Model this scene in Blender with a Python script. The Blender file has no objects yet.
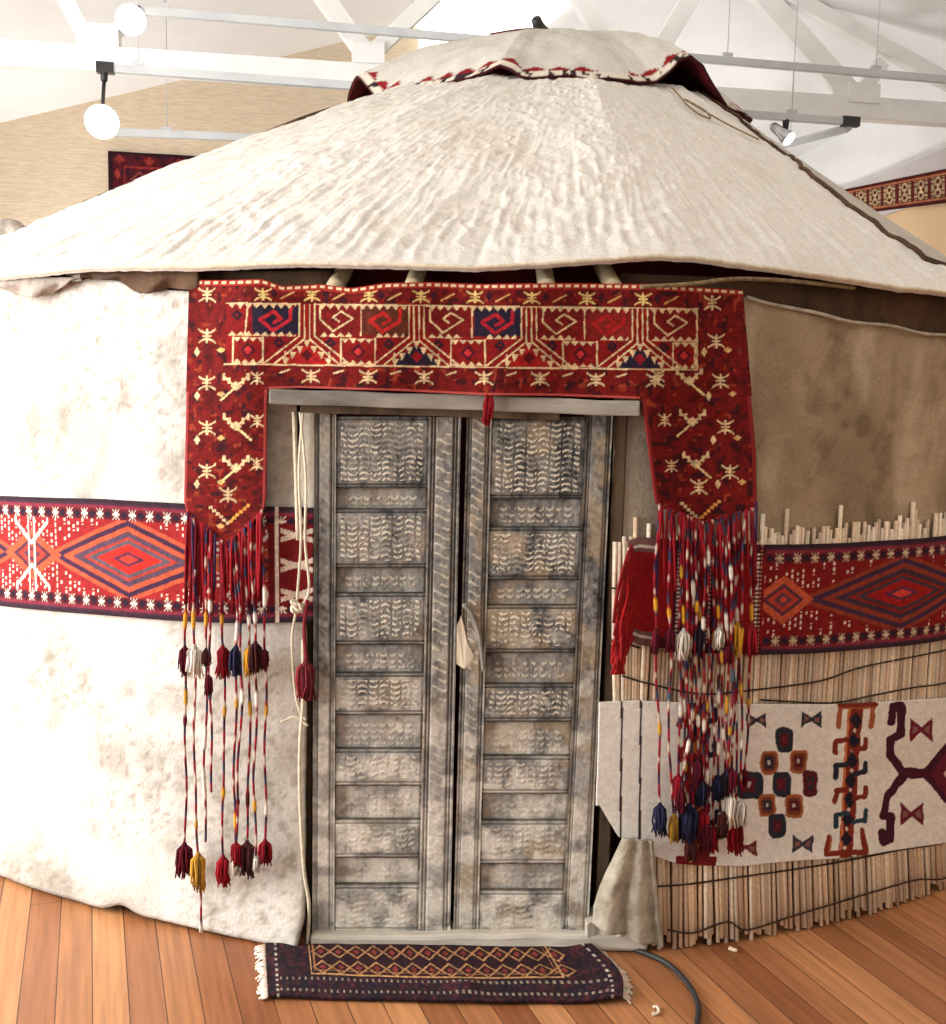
import bpy, math, random
import numpy as np

random.seed(7)
COL = bpy.context.scene.collection
PI = math.pi
RAD = math.radians

# ------------------------------------------------------------------ camera model (metres, camera 1.5 m up, yurt centred on the origin)
FPX, W, H = 1000.0, 946, 1024
R, DIST = 2.75, 2.68
CAM = np.array([0.0, -(R + DIST), 1.5])
PITCH, ROLL = math.atan(0.101), RAD(1.2)
FWD = np.array([0, math.cos(PITCH), -math.sin(PITCH)])
_r = np.array([1.0, 0, 0]); _u = np.array([0, math.sin(PITCH), math.cos(PITCH)])
RT = _r * math.cos(ROLL) + _u * math.sin(ROLL)
UP = -_r * math.sin(ROLL) + _u * math.cos(ROLL)


def ray(px, py):
    px = np.asarray(px, float); py = np.asarray(py, float)
    return FWD + RT * ((px - W / 2) / FPX)[..., None] - UP * ((py - H / 2) / FPX)[..., None]


def proj(P):
    d = np.asarray(P, float) - CAM
    z = d @ FWD
    return W / 2 + FPX * (d @ RT) / z, H / 2 - FPX * (d @ UP) / z


def on_cyl(px, py, r, cx=0.0):
    d = ray(px, py)
    ox, oy = CAM[0] - cx, CAM[1]
    A = d[..., 0] ** 2 + d[..., 1] ** 2
    B = 2 * (ox * d[..., 0] + oy * d[..., 1])
    C = ox * ox + oy * oy - r * r
    q = np.maximum(B * B - 4 * A * C, 0)
    t = (-B - np.sqrt(q)) / (2 * A)
    return CAM + d * t[..., None]


def on_y(px, py, y):
    d = ray(px, py)
    t = (y - CAM[1]) / d[..., 1]
    return CAM + d * t[..., None]


def on_floor(px, py, z=0.0):
    d = ray(px, py)
    t = (z - CAM[2]) / d[..., 2]
    return CAM + d * t[..., None]


YAW = RAD(9)                                   # the hall is turned a little against the door axis
EX = np.array([math.cos(YAW), math.sin(YAW), 0.0]); EY = np.array([-math.sin(YAW), math.cos(YAW), 0.0])


def on_hall(px, py, ly):                       # vertical plane across the hall
    d = ray(px, py)
    t = (ly - CAM @ EY) / (d @ EY)
    return CAM + d * np.asarray(t)[..., None]


def on_side(px, py, lx):                       # vertical plane along the hall
    d = ray(px, py)
    t = (lx - CAM @ EX) / (d @ EX)
    return CAM + d * np.asarray(t)[..., None]


def hall(lx, ly, z):
    return EX * lx + EY * ly + np.array([0, 0, z])


def theta_z(px, py, r):
    P = on_cyl(px, py, r)
    return np.arctan2(P[..., 0], -P[..., 1]), P[..., 2]


# ------------------------------------------------------------------ noise
def vn(x, y, seed=0):
    x = np.asarray(x, float); y = np.asarray(y, float)
    xi = np.floor(x); yi = np.floor(y); fx = x - xi; fy = y - yi
    fx = fx * fx * (3 - 2 * fx); fy = fy * fy * (3 - 2 * fy)

    def h(a, b):
        v = np.sin(a * 127.1 + b * 311.7 + seed * 74.7) * 43758.5453
        return v - np.floor(v)
    return (h(xi, yi) * (1 - fx) + h(xi + 1, yi) * fx) * (1 - fy) + (h(xi, yi + 1) * (1 - fx) + h(xi + 1, yi + 1) * fx) * fy


def fbm(x, y, o=4, seed=0):
    s = 0; a = 0.5; t = 0
    for i in range(o):
        s = s + a * vn(x * 2 ** i, y * 2 ** i, seed + i * 13); t += a; a *= 0.5
    return s / t


def sm(x, a, b):
    t = np.clip((x - a) / (b - a), 0, 1)
    return t * t * (3 - 2 * t)


# ------------------------------------------------------------------ colour
def lin(c):
    c = np.asarray(c, float) / 255.0
    return np.where(c <= 0.04045, c / 12.92, ((c + 0.055) / 1.055) ** 2.4)


def lin4(c):
    v = lin(c)
    return (float(v[0]), float(v[1]), float(v[2]), 1.0)


# ------------------------------------------------------------------ materials
def new_mat(name):
    m = bpy.data.materials.new(name); m.use_nodes = True
    nt = m.node_tree; b = nt.nodes['Principled BSDF']
    return m, nt, b


def add_bump(nt, b, strength, scale, dist=0.01, stretch=None):
    tc = nt.nodes.new('ShaderNodeTexCoord')
    n = nt.nodes.new('ShaderNodeTexNoise'); n.inputs['Scale'].default_value = scale; n.inputs['Detail'].default_value = 4
    if stretch:
        mp = nt.nodes.new('ShaderNodeMapping'); mp.inputs['Scale'].default_value = stretch
        nt.links.new(tc.outputs['Object'], mp.inputs['Vector']); nt.links.new(mp.outputs['Vector'], n.inputs['Vector'])
    else:
        nt.links.new(tc.outputs['Object'], n.inputs['Vector'])
    bp = nt.nodes.new('ShaderNodeBump'); bp.inputs['Strength'].default_value = strength; bp.inputs['Distance'].default_value = dist
    nt.links.new(n.outputs['Fac'], bp.inputs['Height']); nt.links.new(bp.outputs['Normal'], b.inputs['Normal'])


def noise_mat(name, c1, c2, scale=6, rough=0.9, lo=0.35, hi=0.65, bump=0.3, bscale=80, bdist=0.004, stretch=None, metal=0.0, detail=6):
    m, nt, b = new_mat(name)
    b.inputs['Roughness'].default_value = rough; b.inputs['Metallic'].default_value = metal
    b.inputs['Specular IOR Level'].default_value = 0.25 if rough > 0.6 else 0.5
    tc = nt.nodes.new('ShaderNodeTexCoord'); n = nt.nodes.new('ShaderNodeTexNoise')
    n.inputs['Scale'].default_value = scale; n.inputs['Detail'].default_value = detail; n.inputs['Roughness'].default_value = 0.65
    if stretch:
        mp = nt.nodes.new('ShaderNodeMapping'); mp.inputs['Scale'].default_value = stretch
        nt.links.new(tc.outputs['Object'], mp.inputs['Vector']); nt.links.new(mp.outputs['Vector'], n.inputs['Vector'])
    else:
        nt.links.new(tc.outputs['Object'], n.inputs['Vector'])
    r = nt.nodes.new('ShaderNodeValToRGB')
    r.color_ramp.elements[0].position = lo; r.color_ramp.elements[0].color = lin4(c1)
    r.color_ramp.elements[1].position = hi; r.color_ramp.elements[1].color = lin4(c2)
    nt.links.new(n.outputs['Fac'], r.inputs['Fac']); nt.links.new(r.outputs['Color'], b.inputs['Base Color'])
    if bump: add_bump(nt, b, bump, bscale, bdist, stretch)
    return m


def attr_mat(name, rough=0.95, bump=0.35, bscale=260, bdist=0.003, spec=0.15, var=.15):
    m, nt, b = new_mat(name)
    b.inputs['Roughness'].default_value = rough; b.inputs['Specular IOR Level'].default_value = spec
    a = nt.nodes.new('ShaderNodeVertexColor'); a.layer_name = 'Col'
    tc = nt.nodes.new('ShaderNodeTexCoord'); n = nt.nodes.new('ShaderNodeTexNoise'); n.inputs['Scale'].default_value = 90; n.inputs['Detail'].default_value = 3
    nt.links.new(tc.outputs['Object'], n.inputs['Vector'])
    mr = nt.nodes.new('ShaderNodeMapRange'); mr.inputs[1].default_value = 0.3; mr.inputs[2].default_value = 0.7
    mr.inputs[3].default_value = 1 - var; mr.inputs[4].default_value = 1 + var * .7
    nt.links.new(n.outputs['Fac'], mr.inputs[0])
    mx = nt.nodes.new('ShaderNodeVectorMath'); mx.operation = 'SCALE'
    nt.links.new(a.outputs['Color'], mx.inputs[0]); nt.links.new(mr.outputs[0], mx.inputs['Scale'])
    nt.links.new(mx.outputs[0], b.inputs['Base Color'])
    if bump: add_bump(nt, b, bump, bscale, bdist)
    return m


def emit_mat(name, c, s):
    m, nt, b = new_mat(name)
    b.inputs['Base Color'].default_value = lin4(c)
    b.inputs['Emission Color'].default_value = lin4(c); b.inputs['Emission Strength'].default_value = s
    return m


M = {}
M['carpet'] = attr_mat('wool_pile', 0.95, 0.5, 330, 0.004)
M['yarn'] = attr_mat('wool_yarn', 0.9, 0.3, 400, 0.002)
M['carved'] = attr_mat('weathered_carved_wood', 0.75, 0.5, 160, 0.003, 0.3)
M['felt'] = attr_mat('pressed_felt', 0.97, 0.5, 120, 0.005, var=.10)
M['cloth'] = attr_mat('cotton_cloth', 0.9, 0.25, 300, 0.002, var=.05)
M['reed'] = attr_mat('dry_reed', 0.6, 0.1, 200, 0.001, 0.35)
M['red_inside'] = noise_mat('dark_red_cloth', (70, 14, 16), (105, 20, 22), 8)
M['lining'] = noise_mat('maroon_inner_cloth', (72, 18, 18), (108, 30, 28), 5)
M['pole'] = noise_mat('pale_peeled_pole', (214, 190, 148), (234, 214, 178), 20, 0.7, stretch=(1, 1, .2))
M['grey_wood'] = noise_mat('bleached_grey_wood', (98, 93, 86), (170, 163, 150), 9, 0.8, 0.3, 0.7, 0.7, 60, 0.006, stretch=(.25, 1, 1))
M['threshold'] = noise_mat('worn_threshold_wood', (158, 149, 134), (214, 205, 188), 7, 0.75, 0.3, 0.7, 0.7, 50, 0.006, stretch=(.25, 1, 1))
M['jamb'] = noise_mat('dark_jamb_wood', (62, 50, 38), (104, 86, 66), 9, 0.85, stretch=(1, 1, .2))
M['pale_jamb'] = noise_mat('pale_jamb_wood', (196, 180, 152), (226, 212, 188), 9, 0.8, stretch=(1, 1, .2))
M['grey_felt'] = noise_mat('grey_brown_felt', (146, 136, 118), (196, 186, 166), 14, 0.97, bump=0.6, bscale=70, bdist=0.006)
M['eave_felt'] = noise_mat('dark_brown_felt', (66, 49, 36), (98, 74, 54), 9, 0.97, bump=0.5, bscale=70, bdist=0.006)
M['ash_felt'] = noise_mat('ash_grey_felt', (110, 100, 92), (168, 156, 142), 12, 0.97, bump=0.6, bscale=60, bdist=0.006)
M['rope'] = noise_mat('white_cotton_rope', (196, 184, 158), (226, 216, 192), 60, 0.9)
M['hemp'] = noise_mat('brown_hemp_rope', (104, 88, 62), (150, 130, 96), 60, 0.9)
M['dark_cord'] = noise_mat('dark_binding_cord', (38, 28, 22), (66, 48, 36), 60, 0.9)
M['ceiling'] = noise_mat('white_ceiling_paint', (240, 240, 239), (246, 246, 245), 2, 0.8, bump=0.05, bscale=20)
M['white_paint'] = noise_mat('white_gloss_paint', (226, 225, 221), (236, 235, 231), 4, 0.45, bump=0.05, bscale=30)
M['fascia'] = noise_mat('shaded_white_plaster', (196, 188, 186), (206, 198, 196), 3, 0.85, bump=0.05, bscale=30)  # white plaster band, its lilac shade is put into the colour
M['tan_wall'] = noise_mat('tan_wall_paint', (224, 190, 150), (230, 198, 158), 2, 0.9, bump=0.1, bscale=60)
M['hessian'] = noise_mat('beige_hessian_wallcloth', (188, 170, 145), (208, 192, 167), 26, 0.95, 0.35, 0.65, 0.4, 90, 0.004, stretch=(.35, .35, 3))
M['alu'] = noise_mat('grey_track_enamel', (176, 178, 178), (190, 192, 192), 5, 0.4, bump=0)
M['black'] = noise_mat('black_plastic', (26, 25, 24), (36, 35, 34), 20, 0.5, bump=0)
M['chrome'] = noise_mat('satin_metal', (176, 176, 178), (200, 200, 202), 20, 0.25, bump=0, metal=0.9)
M['lamp_on'] = emit_mat('lit_lamp_glass', (255, 250, 238), 9.0)
M['sky_pane'] = emit_mat('daylight_through_glazing', (255, 253, 246), 2.6)
M['rubber'] = noise_mat('black_rubber_cable', (34, 32, 32), (48, 46, 46), 20, 0.55, bump=0)


def floor_mat():
    m, nt, b = new_mat('red_brown_floorboards')
    tc = nt.nodes.new('ShaderNodeTexCoord'); mp = nt.nodes.new('ShaderNodeMapping')
    mp.inputs['Rotation'].default_value = (0, 0, RAD(-(90 + 21)))
    nt.links.new(tc.outputs['Object'], mp.inputs['Vector'])
    br = nt.nodes.new('ShaderNodeTexBrick')
    br.inputs['Scale'].default_value = 1.0; br.inputs['Brick Width'].default_value = 7.0; br.inputs['Row Height'].default_value = 0.086
    br.inputs['Mortar Size'].default_value = 0.0013; br.inputs['Mortar Smooth'].default_value = 0.1; br.offset = 0.41; br.offset_frequency = 2
    br.inputs['Color1'].default_value = lin4((132, 78, 46)); br.inputs['Color2'].default_value = lin4((186, 130, 84)); br.inputs['Mortar'].default_value = lin4((60, 36, 22))
    br.inputs['Bias'].default_value = 0.0
    nt.links.new(mp.outputs['Vector'], br.inputs['Vector'])
    m2 = nt.nodes.new('ShaderNodeMapping'); m2.inputs['Scale'].default_value = (1.2, 22, 1)
    nt.links.new(mp.outputs['Vector'], m2.inputs['Vector'])
    n = nt.nodes.new('ShaderNodeTexNoise'); n.inputs['Scale'].default_value = 3; n.inputs['Detail'].default_value = 6
    nt.links.new(m2.outputs['Vector'], n.inputs['Vector'])
    mr = nt.nodes.new('ShaderNodeMapRange'); mr.inputs[1].default_value = 0.3; mr.inputs[2].default_value = 0.7; mr.inputs[3].default_value = 0.78; mr.inputs[4].default_value = 1.2
    nt.links.new(n.outputs['Fac'], mr.inputs[0])
    mx = nt.nodes.new('ShaderNodeVectorMath'); mx.operation = 'SCALE'
    nt.links.new(br.outputs['Color'], mx.inputs[0]); nt.links.new(mr.outputs[0], mx.inputs['Scale'])
    nt.links.new(mx.outputs[0], b.inputs['Base Color'])
    b.inputs['Roughness'].default_value = 0.36; b.inputs['Specular IOR Level'].default_value = 0.45
    bp = nt.nodes.new('ShaderNodeBump'); bp.inputs['Strength'].default_value = 0.25; bp.inputs['Distance'].default_value = 0.002; bp.invert = True
    nt.links.new(br.outputs['Fac'], bp.inputs['Height']); nt.links.new(bp.outputs['Normal'], b.inputs['Normal'])
    return m


M['floor'] = floor_mat()


# ------------------------------------------------------------------ objects
def tag(o, label=None, cat=None, group=None, kind=None):
    if label: o['label'] = label
    if cat: o['category'] = cat
    if group: o['group'] = group
    if kind: o['kind'] = kind
    return o


def thing(name, label, cat, loc=(0, 0, 0), group=None):
    o = bpy.data.objects.new(name, None); COL.objects.link(o)
    o.empty_display_size = 0.1
    o.location = [float(v) for v in loc]
    return tag(o, label, cat, group)


def world_loc(o):
    v = np.array(o.location)
    while o.parent:
        o = o.parent; v = v + np.array(o.location)
    return v


def build(name, V, F, mat, parent=None, cols=None, smooth=True, mats=None, fmat=None):
    V = np.asarray(V, float).reshape(-1, 3)
    base = np.array([(V[:, 0].min() + V[:, 0].max()) / 2, (V[:, 1].min() + V[:, 1].max()) / 2, V[:, 2].min()])
    L = V - base
    me = bpy.data.meshes.new(name)
    if isinstance(F, np.ndarray):
        nf, k = F.shape
        me.vertices.add(len(L)); me.vertices.foreach_set('co', L.astype(np.float32).ravel())
        me.loops.add(nf * k); me.loops.foreach_set('vertex_index', F.astype(np.int32).ravel())
        me.polygons.add(nf); me.polygons.foreach_set('loop_start', np.arange(0, nf * k, k, dtype=np.int32))
        me.update(calc_edges=True)
    else:
        me.from_pydata(L.tolist(), [], F)
        me.update()
    me.polygons.foreach_set('use_smooth', [smooth] * len(me.polygons))
    if cols is not None:
        c = np.asarray(cols, float).reshape(-1, 3)
        a = me.color_attributes.new('Col', 'FLOAT_COLOR', 'POINT')
        a.data.foreach_set('color', np.concatenate([c, np.ones((len(c), 1))], 1).astype(np.float32).ravel())
    for mm in (mats or [mat]): me.materials.append(mm)
    if fmat is not None: me.polygons.foreach_set('material_index', np.asarray(fmat, dtype=np.int32))
    me.validate()
    o = bpy.data.objects.new(name, me); COL.objects.link(o)
    if parent is not None:
        o.parent = parent; o.location = (base - world_loc(parent)).tolist()
    else:
        o.location = base.tolist()
    return o


def quads(nv, nu, wrap=False):
    a = np.arange(nv * nu).reshape(nv, nu)
    if wrap: a = np.concatenate([a, a[:, :1]], 1)
    return np.stack([a[:-1, :-1], a[:-1, 1:], a[1:, 1:], a[1:, :-1]], -1).reshape(-1, 4)


def sheet(name, P, mat, parent=None, cols=None, mask=None, thick=0.006, offset=-1, smooth=True, wrap=False, inner=None):
    """cloth sheet from a grid of points; rows run downward, columns run rightward as seen from outside"""
    nv, nu, _ = P.shape
    F = quads(nv, nu, wrap)[:, ::-1]
    if mask is not None:
        mm = mask[:-1, :-1] & mask[:-1, 1:] & mask[1:, 1:] & mask[1:, :-1]
        F = F[mm.reshape(-1)]
        used = np.unique(F); mp = np.full(nv * nu, -1); mp[used] = np.arange(len(used))
        F = mp[F]; V = P.reshape(-1, 3)[used]
        C = None if cols is None else cols.reshape(-1, 3)[used]
    else:
        V = P.reshape(-1, 3); C = None if cols is None else cols.reshape(-1, 3)
    o = build(name, V, F, mat, parent, C, smooth, mats=[mat] + ([inner] if inner else []))
    if thick:
        s = o.modifiers.new('thickness', 'SOLIDIFY'); s.thickness = thick; s.offset = offset
        if inner: s.material_offset = 1; s.material_offset_rim = 0
    return o


class MB:
    def __init__(self): self.V = []; self.F = []; self.C = []

    def add(self, V, F, c=None):
        n = len(self.V); V = [tuple(map(float, v)) for v in V]
        self.V += V; self.F += [tuple(i + n for i in f) for f in F]
        cc = lin(c) if c is not None else np.array([.5, .5, .5])
        self.C += [cc] * len(V)
        return self

    def tube(self, pts, r, c=None, n=6, cols=None, caps=True):
        pts = [np.asarray(p, float) for p in pts]; m = len(pts)
        rs = r if hasattr(r, '__len__') else [r] * m
        base = len(self.V); ref = None
        for i, p in enumerate(pts):
            t = pts[min(i + 1, m - 1)] - pts[max(i - 1, 0)]; t = t / (np.linalg.norm(t) + 1e-12)
            if ref is None:
                ref = np.array([1.0, 0, 0]) if abs(t[0]) < 0.8 else np.array([0, 1.0, 0])
            a = ref - t * (ref @ t); a /= (np.linalg.norm(a) + 1e-12); b = np.cross(t, a); ref = a
            col = lin(cols[i]) if cols is not None else (lin(c) if c is not None else np.array([.5, .5, .5]))
            for k in range(n):
                g = 2 * PI * k / n
                self.V.append(tuple(p + (a * math.cos(g) + b * math.sin(g)) * rs[i])); self.C.append(col)
        for i in range(m - 1):
            for k in range(n):
                k2 = (k + 1) % n
                self.F.append((base + i * n + k, base + i * n + k2, base + (i + 1) * n + k2, base + (i + 1) * n + k))
        if caps:
            self.F.append(tuple(base + k for k in range(n))[::-1]); self.F.append(tuple(base + (m - 1) * n + k for k in range(n)))
        return self

    def beam(self, p, q, w, h, wdir, c=None):
        p = np.asarray(p, float); q = np.asarray(q, float); t = (q - p) / np.linalg.norm(q - p)
        wd = np.asarray(wdir, float); wd = wd - t * (wd @ t); wd /= np.linalg.norm(wd); hd = np.cross(t, wd)
        V = []
        for e in (p, q):
            for a, b in ((-1, -1), (1, -1), (1, 1), (-1, 1)): V.append(e + wd * a * w / 2 + hd * b * h / 2)
        return self.add(V, [(0, 1, 2, 3), (7, 6, 5, 4), (0, 4, 5, 1), (1, 5, 6, 2), (2, 6, 7, 3), (3, 7, 4, 0)], c)

    def box(self, x0, x1, y0, y1, z0, z1, c=None):
        V = [(x0, y0, z0), (x1, y0, z0), (x1, y1, z0), (x0, y1, z0), (x0, y0, z1), (x1, y0, z1), (x1, y1, z1), (x0, y1, z1)]
        return self.add(V, [(3, 2, 1, 0), (4, 5, 6, 7), (0, 1, 5, 4), (1, 2, 6, 5), (2, 3, 7, 6), (3, 0, 4, 7)], c)

    def obj(self, name, mat, parent=None, smooth=True, col=False, bevel=0):
        o = build(name, np.array(self.V), self.F, mat, parent, np.array(self.C) if col else None, smooth)
        if bevel:
            b = o.modifiers.new('bevel', 'BEVEL'); b.width = bevel; b.segments = 2; b.limit_method = 'ANGLE'
        return o


def spline(pts, n=8):
    pts = [np.asarray(p, float) for p in pts]; out = []
    P = [pts[0] * 2 - pts[1]] + pts + [pts[-1] * 2 - pts[-2]]
    for i in range(1, len(P) - 2):
        for k in range(n):
            t = k / n
            out.append(0.5 * ((2 * P[i]) + (-P[i - 1] + P[i + 1]) * t + (2 * P[i - 1] - 5 * P[i] + 4 * P[i + 1] - P[i + 2]) * t * t + (-P[i - 1] + 3 * P[i] - 3 * P[i + 1] + P[i + 2]) * t ** 3))
    out.append(pts[-1]); return out


# ------------------------------------------------------------------ drawing patterns into cloth (arrays of design coordinates)
class Paint:
    def __init__(self, X, Y, base):
        self.X, self.Y = X, Y
        self.C = np.zeros(X.shape + (3,)) + np.asarray(base, float)

    def put(self, m, c, a=1.0):
        m = (np.asarray(m, float) * a)[..., None]
        self.C = self.C * (1 - m) + np.asarray(c, float) * m

    def poly(self, pts, c):
        X, Y = self.X, self.Y
        x0 = min(p[0] for p in pts); x1 = max(p[0] for p in pts)
        inside = np.zeros(X.shape, bool); n = len(pts)
        for i in range(n):
            ax, ay = pts[i]; bx, by = pts[(i + 1) % n]
            if ay == by: continue
            cnd = ((ay > Y) != (by > Y)) & (X < (bx - ax) * (Y - ay) / (by - ay) + ax)
            inside ^= cnd
        self.put(inside, c)

    def rect(self, x0, x1, y0, y1, c, a=1.0):
        self.put((self.X >= x0) & (self.X <= x1) & (self.Y >= y0) & (self.Y <= y1), c, a)

    def line(self, pts, w, c, close=False):
        if close: pts = list(pts) + [pts[0]]
        d = np.full(self.X.shape, 1e9)
        for (ax, ay), (bx, by) in zip(pts[:-1], pts[1:]):
            dx, dy = bx - ax, by - ay; L = dx * dx + dy * dy + 1e-12
            t = np.clip(((self.X - ax) * dx + (self.Y - ay) * dy) / L, 0, 1)
            d = np.minimum(d, np.hypot(self.X - ax - t * dx, self.Y - ay - t * dy))
        self.put(d < w / 2, c)

    def dia(self, cx, cy, hw, hh, c):
        self.put(np.abs(self.X - cx) / hw + np.abs(self.Y - cy) / hh < 1, c)

    def teeth(self, x0, x1, y, step, h, c):          # row of small triangles, h > 0 points down
        f = ((self.X - x0) / step) % 1.0
        hh = np.abs(h) * (1 - np.abs(f - 0.5) * 2)
        d = (self.Y - y) * np.sign(h)
        self.put((self.X >= x0) & (self.X <= x1) & (d >= 0) & (d <= hh), c)

    def claw(self, cx, cy, w, h, c, t=2.0, rot=False):   # the pale back-to-back crab motif
        X, Y = (self.X - cx), (self.Y - cy)
        if rot: X, Y = Y, X
        u = X / (w / 2); v = Y / (h / 2)
        m = (np.abs(X) < t * 0.5) & (np.abs(v) < 0.95)
        m |= (np.abs(np.abs(Y) - 0.2 * h - 0.26 * h * u * u) < t * 0.5) & (np.abs(u) < 1)
        m |= (np.abs(Y) < t * 0.4) & (np.abs(u) < 0.55)
        self.put(m, c)

    def bow(self, cx, cy, w, h, c, c2=None):
        X, Y = np.abs(self.X - cx) / (w / 2), np.abs(self.Y - cy) / (h / 2)
        self.put((X < 1) & (Y < 0.22 + 0.78 * X), c)
        if c2 is not None: self.put((X < .75) & (X > .3) & (Y < 0.05 + 0.4 * X), c2)


CREAM = (204, 178, 134); RED = (106, 21, 18); DRED = (78, 15, 16); NAVY = (36, 28, 44); BROWN = (88, 40, 26); PINK = (150, 56, 54)

# ================================================================== SETTING
def struct(name, mb, mat):
    return tag(mb.obj(name, mat, smooth=False), kind='structure')


fl = MB(); fl.add([(-9, -9, 0), (9, -9, 0), (9, 11, 0), (-9, 11, 0), (-9, -9, -.1), (9, -9, -.1), (9, 11, -.1), (-9, 11, -.1)],
                  [(0, 1, 2, 3), (7, 6, 5, 4), (0, 4, 5, 1), (1, 5, 6, 2), (2, 6, 7, 3), (3, 7, 4, 0)])
struct('floor', fl, M['floor'])

LY_BACK = 3.7
LX_L, LX_R = -5.4, 3.75
# gable line on the beige back wall, taken up to the ridge
gA = on_hall(0, 123, LY_BACK); gB = on_hall(390, 31, LY_BACK)
ga, gb = gA @ EX, gB @ EX
gs = (gB[2] - gA[2]) / (gb - ga)
LX_RIDGE = gb + 0.25
Z_RIDGE = gB[2] + gs * 0.25
ZL = gA[2] + gs * (LX_L - ga)
LY_N = -6.5                                   # the hall is open behind the camera
Z_EAVE = 4.05
wb = MB(); T = 0.12
vs = [hall(LX_L, LY_BACK, 0), hall(LX_RIDGE, LY_BACK, 0), hall(LX_RIDGE, LY_BACK, Z_RIDGE), hall(LX_L, LY_BACK, ZL)]
wb.add(vs + [v + EY * T for v in vs], [(0, 1, 2, 3), (7, 6, 5, 4), (1, 5, 6, 2), (0, 3, 7, 4), (2, 6, 7, 3), (0, 4, 5, 1)])
struct('wall_back', wb, M['hessian'])
wr = MB()
wr.beam(hall(LX_R + .06, LY_N, 1.58), hall(LX_R + .06, 10, 1.58), 0.12, 3.16, EX)
struct('wall_right', wr, M['tan_wall'])
fa = MB(); fa.beam(hall(LX_R + .045, LY_N, 3.33), hall(LX_R + .045, 10, 3.33), 0.15, 0.34, EX)
struct('trim_1', fa, M['fascia'])
up = MB(); up.beam(hall(LX_R + .1, LY_N, 3.78), hall(LX_R + .1, 10, 3.78), 0.12, 0.56, EX)
struct('wall_right_upper', up, M['ceiling'])
wf = MB(); wf.beam(hall(LX_RIDGE - .1, 10, 2.6), hall(LX_R, 10, 2.6), 0.1, 5.2, EY)
struct('wall_far', wf, M['ceiling'])


def slab(name, a, b, c, d, mat, t=0.1, up=True):
    n = np.cross(b - a, d - a); n /= np.linalg.norm(n)
    if (n[2] > 0) != up: n = -n
    m = MB(); vs = [a, b, c, d]
    m.add(vs + [v + n * t for v in vs], [(0, 1, 2, 3), (7, 6, 5, 4), (0, 4, 5, 1), (1, 5, 6, 2), (2, 6, 7, 3), (3, 7, 4, 0)])
    return struct(name, m, mat)


slab('ceiling_left', hall(LX_L - .2, LY_N, ZL - gs * .2), hall(LX_RIDGE, LY_N, Z_RIDGE), hall(LX_RIDGE, 10, Z_RIDGE), hall(LX_L - .2, 10, ZL - gs * .2), M['ceiling'])
slab('ceiling_right', hall(LX_R + .2, LY_N, Z_EAVE - .05), hall(LX_RIDGE, LY_N, Z_RIDGE), hall(LX_RIDGE, 10, Z_RIDGE), hall(LX_R + .2, 10, Z_EAVE - .05), M['ceiling'])
# left wall of the hall with its tall window opening (outside the frame, the daylight comes through it)
wl = MB()
for (y0, y1, z0, z1) in ((LY_N, -5.2, 0, ZL), (-0.6, LY_BACK, 0, ZL), (-5.2, -0.6, 0, .5), (-5.2, -0.6, 3.1, ZL)):
    wl.beam(hall(LX_L - .06, y0, (z0 + z1) / 2), hall(LX_L - .06, y1, (z0 + z1) / 2), .12, z1 - z0, EX)
struct('wall_left', wl, M['ceiling'])

# skylight in the ceiling, seen above the crown of the yurt
rs = (Z_EAVE - .05 - Z_RIDGE) / (LX_R + .2 - LX_RIDGE)


def on_roof_right(px, py, drop=0.0):
    d = ray(px, py); nrm = -EX * rs + np.array([0, 0, 1.0]); k = Z_RIDGE - rs * LX_RIDGE - drop
    t = (k - CAM @ nrm) / (d @ nrm); return CAM + d * t


def on_roof_left(px, py, drop=0.0):
    d = ray(px, py); nrm = -EX * gs + np.array([0, 0, 1.0]); k = Z_RIDGE - gs * LX_RIDGE - drop
    t = (k - CAM @ nrm) / (d @ nrm); return CAM + d * t


# ================================================================== ROOF TRUSS, TRACKS, LAMPS
LYT = 1.3


def tr(px, py): return on_hall(px, py, LYT)


truss = thing('roof_truss', 'white painted timber roof truss of straight beams crossing the hall behind the yurt', 'roof truss', tr(480, 75))
pL, pR = tr(-60, 50), tr(1010, 119)
MB().beam(pL, pR, .09, .15, EY).obj('bottom_chord', M['white_paint'], truss, False, bevel=.006)
for a, b, w in (((58, -14), (90, 44), .10), ((318, -10), (364, 52), .12), ((436, -6), (372, 54), .10), ((572, -14), (628, 84), .12), ((700, -18), (638, 86), .12),
                ((752, -16), (862, 108), .15), ((882, 62), (860, 96), .10), ((128, 22), (94, 48), .08)):
    MB().beam(tr(*a), tr(*b), .06, w, EY).obj('web', M['white_paint'], truss, False, bevel=.005)
MB().beam(tr(770, -14), tr(1010, 116), .07, .10, EY).obj('top_chord', M['white_paint'], truss, False, bevel=.005)
MB().beam(tr(78, 36), tr(120, 39), .11, .13, EY).obj('gusset', M['white_paint'], truss, False)
MB().beam(tr(352, 54), tr(384, 56), .11, .13, EY).obj('gusset', M['white_paint'], truss, False)
MB().beam(tr(846, 94), tr(876, 96), .11, .13, EY).obj('gusset', M['white_paint'], truss, False)

ROD_TOP = 4.6


def ceil_z(P):
    lx = P @ EX
    return (Z_RIDGE + gs * (lx - LX_RIDGE)) if lx < LX_RIDGE else (Z_RIDGE + rs * (lx - LX_RIDGE))


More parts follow.
